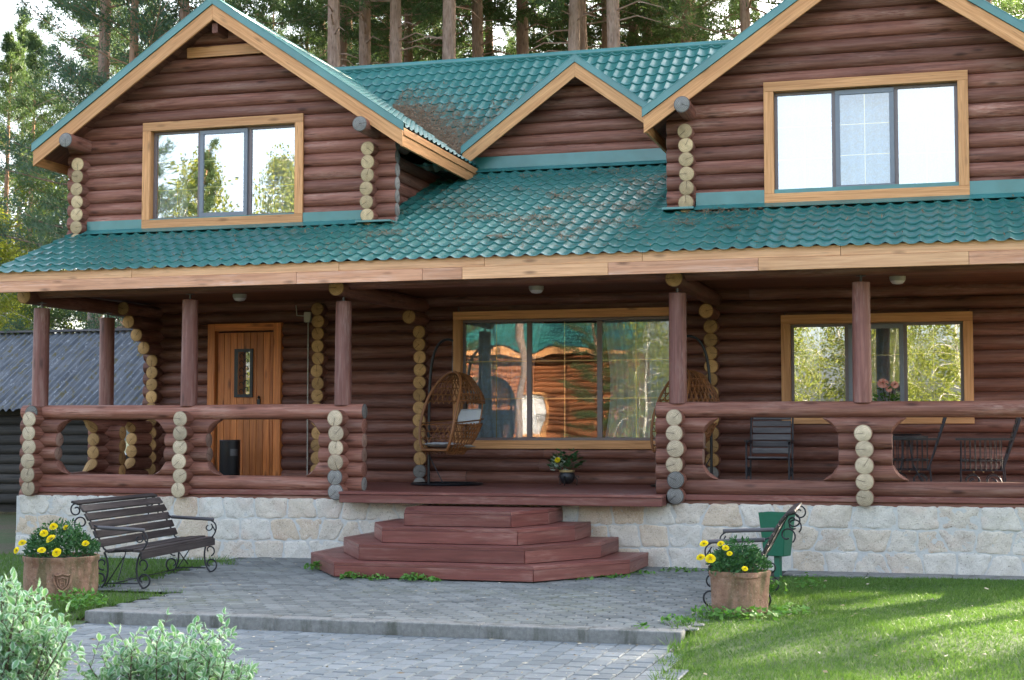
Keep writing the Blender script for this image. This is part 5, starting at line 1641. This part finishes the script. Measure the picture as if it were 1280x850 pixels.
# variegated dogwood bushes in the foreground
def dogwood(label, loc, spec, seed):
    random.seed(seed)
    t = thing('variegated_shrub', label, 'shrub', loc)
    ms, mi_, mo = MB(), [], []
    inner_V, inner_T, outer_V, outer_T = [], [], [], []
    def leaf(base, d, n, L):
        d = nrm(d); e = nrm(np.cross(d, n)); n = np.cross(e, d)
        wd = L * random.uniform(.24, .32); curl = random.uniform(.02, .22) * L; fold = random.uniform(.1, .5)
        def P(u, v): return base + d * (u * L) + e * (v * wd) + n * (abs(v) * wd * fold - curl * u * u)
        prof = [(0.0, .0), (.18, .62), (.42, 1.0), (.68, .78), (.88, .34), (1.0, 0.0)]
        tn = random.random()
        for sg in (-1, 1):
            for (u0, v0), (u1, v1) in zip(prof[:-1], prof[1:]):
                k0, k1 = .66, .66
                outer_V.append([P(u0, sg * v0 * k0), P(u0, sg * v0), P(u1, sg * v1), P(u1, sg * v1 * k1)]); outer_T.append(tn)
                inner_V.append([P(u0, 0), P(u0, sg * v0 * k0), P(u1, sg * v1 * k1), P(u1, 0)]); inner_T.append(tn)
    for (tx, ty, tz, bx, by) in spec:
        p0 = np.array([bx, by, 0.0]); p1 = np.array([tx, ty, tz])
        st = bez([p0, p0 * .6 + p1 * .4 + [random.gauss(0, .05), random.gauss(0, .05), .1], p1 - [0, 0, .06], p1], 12)
        ms.tube(st, np.linspace(.006, .0025, 12), 0, 5)
        for k in range(3, 12):
            b = np.array(st[k]); dirv = nrm(np.array(st[k]) - np.array(st[k - 1])); rot = k * 1.57 + random.uniform(-.4, .4)
            s = nrm(np.cross(dirv, [math.cos(rot), math.sin(rot), .1])); 
            for sg in (-1, 1):
                if random.random() < .12: continue
                dd = s * sg + dirv * random.uniform(.3, 1.0) + np.array([0, 0, .15])
                leaf(b, dd, nrm(dirv + rng.normal(0, .25, 3)), random.uniform(.045, .078) * (1.0 if k < 10 else .8))
            for _r in range(1 if k in (5, 7, 8, 9, 10) else 0):      # side twig
                q1 = b + s * random.choice((-1, 1)) * random.uniform(.06, .14) + [0, 0, random.uniform(.03, .12)]
                ms.tube([b, (b + q1) / 2 + [0, 0, .01], q1], .002, 0, 4)
                tw = nrm(q1 - b)
                for m_ in range(3):
                    bb = b + (q1 - b) * (.5 + .25 * m_); ss = nrm(np.cross(tw, [math.cos(m_ * 1.6), math.sin(m_ * 1.6), .3]))
                    for sg in (-1, 1): leaf(bb, ss * sg + tw * random.uniform(.4, 1.1), nrm(rng.normal(0, .3, 3) + [0, 0, 1]), random.uniform(.042, .066))
    ms.build('stems', ['twig'], t, local=True)
    soup('leaves', np.array(inner_V), inner_T, 'dgreen', t, 4)
    soup('leaf_margins', np.array(outer_V), outer_T, 'dwhite', t, 4)
    return t
def bush_spec(pts, base, d0, jit=.25):
    out = []
    for px, py in pts:
        p = pt(px, py, d0 + random.uniform(-jit, jit), base)
        out.append((p[0], p[1], p[2], p[0] * .35 + random.gauss(0, .05), p[1] * .35 + random.gauss(0, .05)))
    return out
random.seed(5)
BB = pt(206, 940, 8.4, (0, 0, 0)); BB = (float(BB[0]), float(BB[1]), -.15)
tips = [(112, 812), (128, 800), (140, 824), (150, 797), (165, 790), (172, 812), (185, 800), (196, 783), (208, 777), (215, 800), (224, 795), (238, 780), (246, 800), (254, 778), (262, 806), (275, 768), (283, 800), (292, 815), (302, 822), (232, 815), (200, 820), (160, 822), (262, 828), (120, 836), (180, 838), (216, 836), (250, 842), (286, 840), (145, 845), (272, 786), (300, 845), (310, 836), (205, 858), (240, 862), (165, 862)]
dogwood('pale green and white leaved shrub at the bottom edge of the paving', BB, bush_spec([(x, y + 18) for x, y in tips] + [(x + random.uniform(-12, 12), y + random.uniform(20, 44)) for x, y in tips[::2]], BB, 8.3), 21)
BL = pt(-20, 960, 8.0, (0, 0, 0)); BL = (float(BL[0]), float(BL[1]), -.15)
tips = [(2, 722), (10, 735), (22, 728), (35, 733), (18, 750), (4, 760), (30, 755), (42, 748), (50, 765), (25, 775), (8, 785), (40, 785), (58, 782), (70, 775), (82, 790), (66, 800), (48, 805), (28, 808), (10, 812), (75, 808), (55, 828), (36, 835), (14, 838), (85, 778), (78, 800), (-10, 740), (-14, 770), (-8, 800), (20, 860), (45, 858)]
dogwood('taller green and white leaved shrub cut by the left picture edge', BL, bush_spec([(x, y + 12) for x, y in tips] + [(x * .8 + random.uniform(-12, 6), y + random.uniform(16, 40)) for x, y in tips[::2]], BL, 7.9), 22)
random.seed(9)

# ------------------------------------------------------------------ old shed behind the left end of the house
t = thing('old_shed', 'old log shed with a mossy grey corrugated roof left of the house', 'shed', (-21, 10.5, 0))
mb = MB()
z = .3
while z < 2.2:
    mb.log((-30, 9.45, z), (-14.3, 9.45, z), .12, 0, 1, n=12, seg=20); z += .21
mb.box((-30, 9.5, 0), (-14.4, 9.6, 2.2), 0)
M['oldlog'] = wood('old_grey_log', (.022, .02, .018), (.06, .052, .045), .8, .3, None, .4, .5)
mb.build('wall', ['oldlog', 'endgrey'], t)
mb = MB()
nx = int(16.2 / .17 * 6); xs = np.linspace(-30.4, -14.0, nx); ss = np.linspace(0, 1, 22)
E0 = np.array([8.92, 2.22]); E1 = np.array([12.05, 4.05])
V, LC = [], []
jit = np.repeat(rng.normal(0, .03, nx // 36 + 2), 36)[:nx]
for s in ss:
    h_ = .035 * np.sin(xs / .17 * 2 * PI) + (.012 if int(s * 2.999) % 2 else 0) + .02 * np.sin(xs * .4 + s * 3)
    yy = E0[0] + (E1[0] - E0[0]) * s - (jit if s == 0 else 0); zz = E0[1] + (E1[1] - E0[1]) * s + h_
    V.append(np.stack([xs, np.broadcast_to(yy, xs.shape), zz], 1)); LC.append(np.stack([np.full(nx, s * 3.6), xs, np.zeros(nx)], 1))
F = [(j * nx + i, j * nx + i + 1, (j + 1) * nx + i + 1, (j + 1) * nx + i) for j in range(len(ss) - 1) for i in range(nx - 1)]
mb.add(np.concatenate(V), F, 0, .5, np.concatenate(LC))
mb.add([(-30.4, 12.05, 4.05), (-14, 12.05, 4.05), (-14, 15.2, 2.2), (-30.4, 15.2, 2.2)], [(0, 1, 2, 3)], 0)
mb.build('roof', ['slate'], t, flat_angle=80)
mb = MB(); mb.bar((-30.4, 12.05, 4.10), (-14, 12.05, 4.10), .30, .05, 0); mb.build('ridge_board', ['greypaint'], t)
mb = MB(); mb.box((-16.75, 9.25, 1.25), (-16.3, 9.36, 1.85), 0); f_ = mb.build('bright_spot_frame', ['white'], t)  # white frame added in place of a bright gap seen past the railing
mb = MB(); mb.box((-16.70, 9.24, 1.30), (-16.35, 9.249, 1.80), 0); q = mb.build('window_pane', ['glass'], t); q.parent = f_  # glass added to mirror the sky in that bright spot

# ------------------------------------------------------------------ trees
def unit(az, el): return np.array([math.cos(az) * math.cos(el), math.sin(az) * math.cos(el), math.sin(el)])
def pine_tree(H, r0, cb, Rc, nb, tuft, needles, label, group, mat='pine', dead=8, lean=.0, tonebark=(.0, 1.0), nl=(.10, .20), nw=.015, droop=.1, seed=1):
    random.seed(seed); rg = np.random.default_rng(seed)
    t = thing('pine_tree', label, 'tree', (0, 0, 0), 0, group)
    mb = MB(); n = 22
    hs = np.linspace(-.2, H, n); ph = random.uniform(0, 6)
    axis = np.stack([lean * hs + .10 * np.sin(hs * .25 + ph), .08 * np.cos(hs * .22 + ph), hs], 1)
    rr = r0 * (1 - (hs / H).clip(0, 1) ** 1.3 * .9); rr[0] *= 1.3
    o = mb.n
    mb.tube(axis, rr, 0, 12)
    def at(h): return np.array([np.interp(h, hs, axis[:, k]) for k in range(3)])
    V = []; T = []
    for k in range(dead):
        h = random.uniform(cb * .45, cb); b = at(h); az = random.uniform(0, 6.28); L = random.uniform(.5, 1.8)
        p = [b, b + unit(az, .1) * L * .5, b + unit(az, -.15) * L]
        mb.tube(p, [.025, .015, .006], 0, 5)
    tips = []
    for k in range(nb):
        q = (k + random.random()) / nb; h = cb + (H - cb) * q
        env = math.sin(PI * min(1, .18 + .82 * q) ** .8) if q < .98 else .3
        L = Rc * env * random.uniform(.55, 1.1); az = k * 2.4 + random.uniform(-.5, .5); el = -droop + .55 * q + random.uniform(-.15, .25)
        b = at(h); d = unit(az, el); P = [b]
        m_ = 7
        for j in range(1, m_ + 1):
            el2 = el + .5 * (j / m_) ** 2 - .15 * (j / m_); P.append(P[-1] + unit(az + random.gauss(0, .12), el2) * L / m_)
        mb.tube(P, np.linspace(max(.012, .03 * L / Rc * (1.2 - q)), .006, m_ + 1), 0, 4)
        for j in range(2, m_ + 1):
            for s_ in (-1, 1):
                if random.random() < .12: continue
                c = P[j]; tl = L * random.uniform(.14, .34) * (1.15 - .5 * j / m_); a2 = az + s_ * random.uniform(.5, 1.15)
                e2 = el + random.uniform(-.1, .5); tip = c + unit(a2, e2) * tl
                mb.tube([c, tip], [.008, .004], 0, 3)
                for u in np.linspace(.35, 1, max(2, int(tl / .22))): tips.append((c + (tip - c) * u, nrm(tip - c)))
            tips.append((P[j], nrm(P[j] - P[j - 1])))
    trunk = mb.build('trunk', ['bark'], t, local=True)
    a = trunk.data.attributes['tone']; co = np.zeros(len(trunk.data.vertices) * 3, np.float32); trunk.data.vertices.foreach_get('co', co)
    hh = co.reshape(-1, 3)[:, 2] / H; a.data.foreach_set('value', np.clip((hh - .30) / .35, *tonebark).astype(np.float32))
    tc = np.array([x[0] for x in tips]); td = np.array([x[1] for x in tips]); N = len(tips)
    tt = np.repeat(np.arange(N), needles * tuft)
    M_ = len(tt)
    base = tc[tt] + rg.normal(0, .10, (M_, 3))
    d = td[tt] * .55 + rg.normal(0, .6, (M_, 3)) + [0, 0, .25]; d /= np.linalg.norm(d, axis=1)[:, None]
    e = np.cross(d, rg.normal(0, 1, (M_, 3))); e /= np.linalg.norm(e, axis=1)[:, None]
    L = rg.uniform(*nl, M_)[:, None]; wv = nw * rg.uniform(.7, 1.4, M_)[:, None]
    V = np.stack([base - e * wv, base + e * wv, base + d * L], 1)
    tone = np.clip(rg.uniform(0, 1, N)[tt] * .6 + rg.uniform(0, .4, M_), 0, 1)
    soup('crown', V, tone, mat, t)
    return t
def leaf_tree(H, r0, cb, Rc, nb, per, label, group, seed=3, ls=.07):
    random.seed(seed); rg = np.random.default_rng(seed)
    t = thing('birch_tree', label, 'tree', (0, 0, 0), 0, group)
    mb = MB(); hs = np.linspace(-.2, H * .95, 16); axis = np.stack([.15 * np.sin(hs * .3), .12 * np.cos(hs * .35), hs], 1)
    mb.tube(axis, r0 * (1 - (hs / H).clip(0, 1) * .9), 0, 10)
    tips = []
    for k in range(nb):
        q = (k + random.random()) / nb; h = cb + (H - cb) * q; b = np.array([np.interp(h, hs, axis[:, i]) for i in range(3)])
        L = Rc * math.sin(PI * min(1, .15 + .85 * q)) ** .7 * random.uniform(.6, 1.1); az = k * 2.4 + random.uniform(-.4, .4); P = [b]
        for j in range(1, 7): P.append(P[-1] + unit(az + random.gauss(0, .2), .7 - .28 * j) * L / 6)
        mb.tube(P, np.linspace(.03, .006, 7), 0, 4)
        for j in range(2, 7):
            for _ in range(per): tips.append(P[j] + rg.normal(0, .28, 3) - [0, 0, rg.uniform(0, .5)])
    mb.build('trunk', ['birchbark'], t, local=True)
    c = np.repeat(np.array(tips), 4, 0); N = len(c); c = c + rg.normal(0, .10, (N, 3))
    d = rg.normal(0, 1, (N, 3)) - [0, 0, .3]; d /= np.linalg.norm(d, axis=1)[:, None]; e = np.cross(d, rg.normal(0, 1, (N, 3))); e /= np.linalg.norm(e, axis=1)[:, None]
    s = ls * rg.uniform(.6, 1.3, N)[:, None]
    V = np.stack([c - d * s, c + e * s * .6, c + d * s, c - e * s * .6], 1)
    soup('crown', V, rg.uniform(0, 1, N), 'birch', t, 4)
    return t
GP = 'pine trees standing behind the house'
A = pine_tree(25, .20, 11.5, 3.0, 56, 2, 10, 'tall straight pine with reddish bark behind the house', GP, seed=4, dead=22)
B = pine_tree(18, .17, 3.0, 3.3, 74, 2, 11, 'bushy pine with branches low on its trunk behind the house', GP, seed=5, dead=4)
Cc = pine_tree(16, .20, 2.2, 3.8, 84, 2, 13, 'broad bluish pine left of the left gable', None, mat='pineblue', seed=6, dead=4, nl=(.08, .16))
D = leaf_tree(13, .13, 1.0, 2.9, 56, 15, 'sunlit birch with yellow green leaves across the yard', 'birches across the yard', seed=8)
A.location = (-13.2, 12.5, 0)
first_B, first_D = True, True
random.seed(31)
def at_px(px, Y):
    f = pt(px, 300, 1.0, (0, 0, 0)) - CAM; return CAM[0] + f[0] / f[1] * (Y - CAM[1])
named = [(460, 15.5, 1.08, 'slim pine trunk rising above the main roof ridge'), (497, 14.0, 1.02, 'reddish pine trunk above the main roof between two others'), (555, 13.5, 1.08, 'thick pine trunk over the left half of the main roof'),
         (718, 14.2, 1.0, 'pine trunk above the dormer peak'), (728, 18, 1.15, 'greyish pine trunk just right of the dormer peak'), (770, 14.0, 1.05, 'pine trunk right of the dormer peak'), (228, 15, 1.0, 'pine trunk just left of the left gable peak'),
         (812, 24, 1.1, 'thin pine trunk above the right half of the ridge'), (868, 26, 1.15, 'thin pine trunk beside the right gable roof'), (1240, 15, 1.0, 'pine trunk at the top right corner')]
for px, Y, sc, lb in named:
    dup(A, (at_px(px, Y), Y, -.3), random.uniform(0, 6.28), lb, sc)
A['label'] = 'leftmost thick pine trunk above the main roof ridge'
del A['group']
for ch in COL.objects:
    if ch.name.startswith('pine_tree') and 'trunk' in str(ch.get('label', '')) and 'group' in ch: del ch['group']
Cc.location = (at_px(158, 14.5), 14.5, 0); Cc.scale = (1.12,) * 3
spots = []
def free(x, y, d): return all((x - a) ** 2 + (y - b) ** 2 > d * d for a, b in spots)
def scatter(src, n, x0, x1, y0, y1, dmin, lab, s0, s1, grp, skip=None):
    k = tries = 0
    while k < n and tries < 4000:
        tries += 1
        x, y = random.uniform(x0, x1), random.uniform(y0, y1)
        if (skip and skip(x, y)) or not free(x, y, dmin): continue
        spots.append((x, y)); k += 1
        dup(src, (x, y, -.2), random.uniform(0, 6.28), lab, random.uniform(s0, s1), grp)
def fx(y): return -.62 * (y + 19.3), .06 * (y + 19.3)
LB = 'pine with low green branches in the wood behind the house'
LA = 'tall bare stemmed pine deep in the wood behind the house'
B['label'] = LB; B.location = (-20, 26, -.2); B['group'] = GP
def outside(x, y):
    a, b = fx(y); return not (a < x < b)
scatter(B, 22, -48, 8, 21, 50, 2.2, LB, .75, 1.15, GP, outside)
scatter(A, 40, -60, 8, 24, 64, 2.4, LA, .8, 1.1, 'tall pines deep in the wood', outside)
scatter(A, 18, -24, -2, 16, 30, 1.6, 'slim pine with bare trunk among the trees just behind the house', .95, 1.2, 'slim pines just behind the house', outside)
scatter(B, 26, -62, 8, 50, 80, 2.4, LB, 1.0, 1.6, GP, outside)
for px, Y, sc in ((8, 30, .95), (38, 36, 1.05), (22, 44, 1.2)):
    dup(B, (at_px(px, Y), Y, -.2), random.uniform(0, 6), 'sunlit pine at the far left edge beyond the shed', sc, 'sunlit pines at the far left beyond the shed')
# trees that shade the yard from the right, past the end of the house
LR = 'pine that shades the yard from beyond the right end of the house'
for x, y, s in ((12.6, 10.8, .80), (15.6, 8.6, .75), (19, 7, .8), (23, 10, 1.0), (22, 3, .8), (27, 15, 1.1), (5.5, 18, 1.0), (2.5, 21, 1.1), (8.3, 23, 1.15), (31, 9, 1.1), (-1.5, 19.5, .95), (16.5, 13.5, 1.0)):
    dup(B, (x, y, -.1), random.uniform(0, 6), LR, s, 'pines beyond the right end of the house')
for x, y, s in ((10.6, 13.2, .76), (8.6, 16.6, .75), (13.2, 15.5, .8), (12.0, 19.5, .85), (17.5, 18, .85), (20, 23, .95), (14.5, 12, .7), (8.0, 10.2, .80)):
    dup(A, (x, y, -.1), random.uniform(0, 6), 'tall pine that shades the yard from beyond the right end of the house', s, 'tall pines beyond the right end of the house')
# sunlit birches and young pines left of the house, and across the yard
LL = 'yellow green birch lit by the sun beyond the old shed'
for x, y, s in ((-28, 21, .62), (-31, 25, .75), (-23.5, 25, .62), (-35, 30, .9), (-20.5, 18, .5), (-37, 38, 1.2)):
    dup(D, (x, y, -.1), random.uniform(0, 6), LL, s, 'sunlit birches beyond the shed')
D.location = (-3, -42, -.2)
for x, y, s in ((-6.5, -40, .70), (.5, -41, .72), (3.5, -43, .75), (-9.5, -44, .78), (-1.5, -46, .8), (-12.2, -37, .7), (7, -42, .8), (-4.5, -43, .78), (-8, -39, .7), (-2, -39, .62), (-11, -41, .75), (2, -45, .8), (-36, -46, 1.25), (-30.5, -47, 1.15), (-33, -50, 1.3), (-27, -44, 1.05)):
    dup(D, (x, y, -.2), random.uniform(0, 6), 'sunlit birch with yellow green leaves across the yard', s)
D.scale = (.72,) * 3
dup(A, (-17.3, -35.5, -.2), .4, 'dark pine trunk in front of the cabin across the yard', .8)
for x, y, s in ((-20.6, -35.2, .62), (-14.2, -36.2, .58)):  # crowns added to cover part of the cabin's orange reflection
    dup(B, (x, y, -.2), random.uniform(0, 6), 'young pine added before the cabin to cut its window reflection', s, 'pines added to cut the cabin reflection')
for x, y, s in ((-31.5, -38, .80), (-36, -41, .95), (-28.5, -43, .7)):
    dup(B, (x, y, -.2), random.uniform(0, 6), 'bushy pine across the yard beside the cabin', s, 'pines across the yard')
# ------------------------------------------------------------------ log cabin across the yard (seen mirrored in the windows)
t = thing('log_cabin', 'sunlit orange log cabin with a green roof across the yard', 'house', (-19, -40, 0))
M['orangelog'] = wood('honey_log', (.20, .07, .028), (.34, .13, .055), .5, .4, None, .3, .4)
mb = MB(); z = .4
while z < 5.6:
    for s, e in spans(-24, -13.6, z, [(-18.6, -17.3, 1.4, 3.4)]): mb.log((s, -40, z), (e, -40, z), .14, 0, 1, n=12, seg=10)
    z += .26
mb.box((-24, -40.1, 0), (-18.6, -40.02, 5.6), 0); mb.box((-17.3, -40.1, 0), (-13.6, -40.02, 5.6), 0); mb.box((-18.6, -40.1, 3.4), (-17.3, -40.02, 5.6), 0); mb.box((-18.6, -40.1, 0), (-17.3, -40.02, 1.4), 0)
mb.box((-24, -46, 0), (-23.9, -40.1, 5.6), 0); mb.box((-13.7, -46, 0), (-13.6, -40.1, 5.6), 0)
mb.build('wall', ['orangelog', 'endgold'], t)
mb = MB()
mb.box((-18.6, -39.84, 1.4), (-18.48, -40.0, 3.4), 0); mb.box((-17.42, -39.84, 1.4), (-17.3, -40.0, 3.4), 0); mb.box((-18.48, -39.84, 3.28), (-17.42, -40.0, 3.4), 0); mb.box((-18.48, -39.84, 1.4), (-17.42, -40, 1.52), 0)
f_ = mb.build('window', ['trim'], t)
mb = MB(); mb.box((-18.48, -39.99, 1.52), (-17.42, -39.96, 3.28), 0); q = mb.build('window_blind', ['white'], t); q.parent = f_
mb = MB(); V, F = tile_sheet((-13.0, -39.2, 5.45), (-1, 0, 0), (0, -1, .7), 11.7, 4.6); mb.add(V, F); mb.build('roof', ['roof'], t, flat_angle=35)
mb = MB(); mb.box((-24.7, -39.19, 5.22), (-13, -39.15, 5.42), 0); mb.build('fascia_board', ['trim'], t)
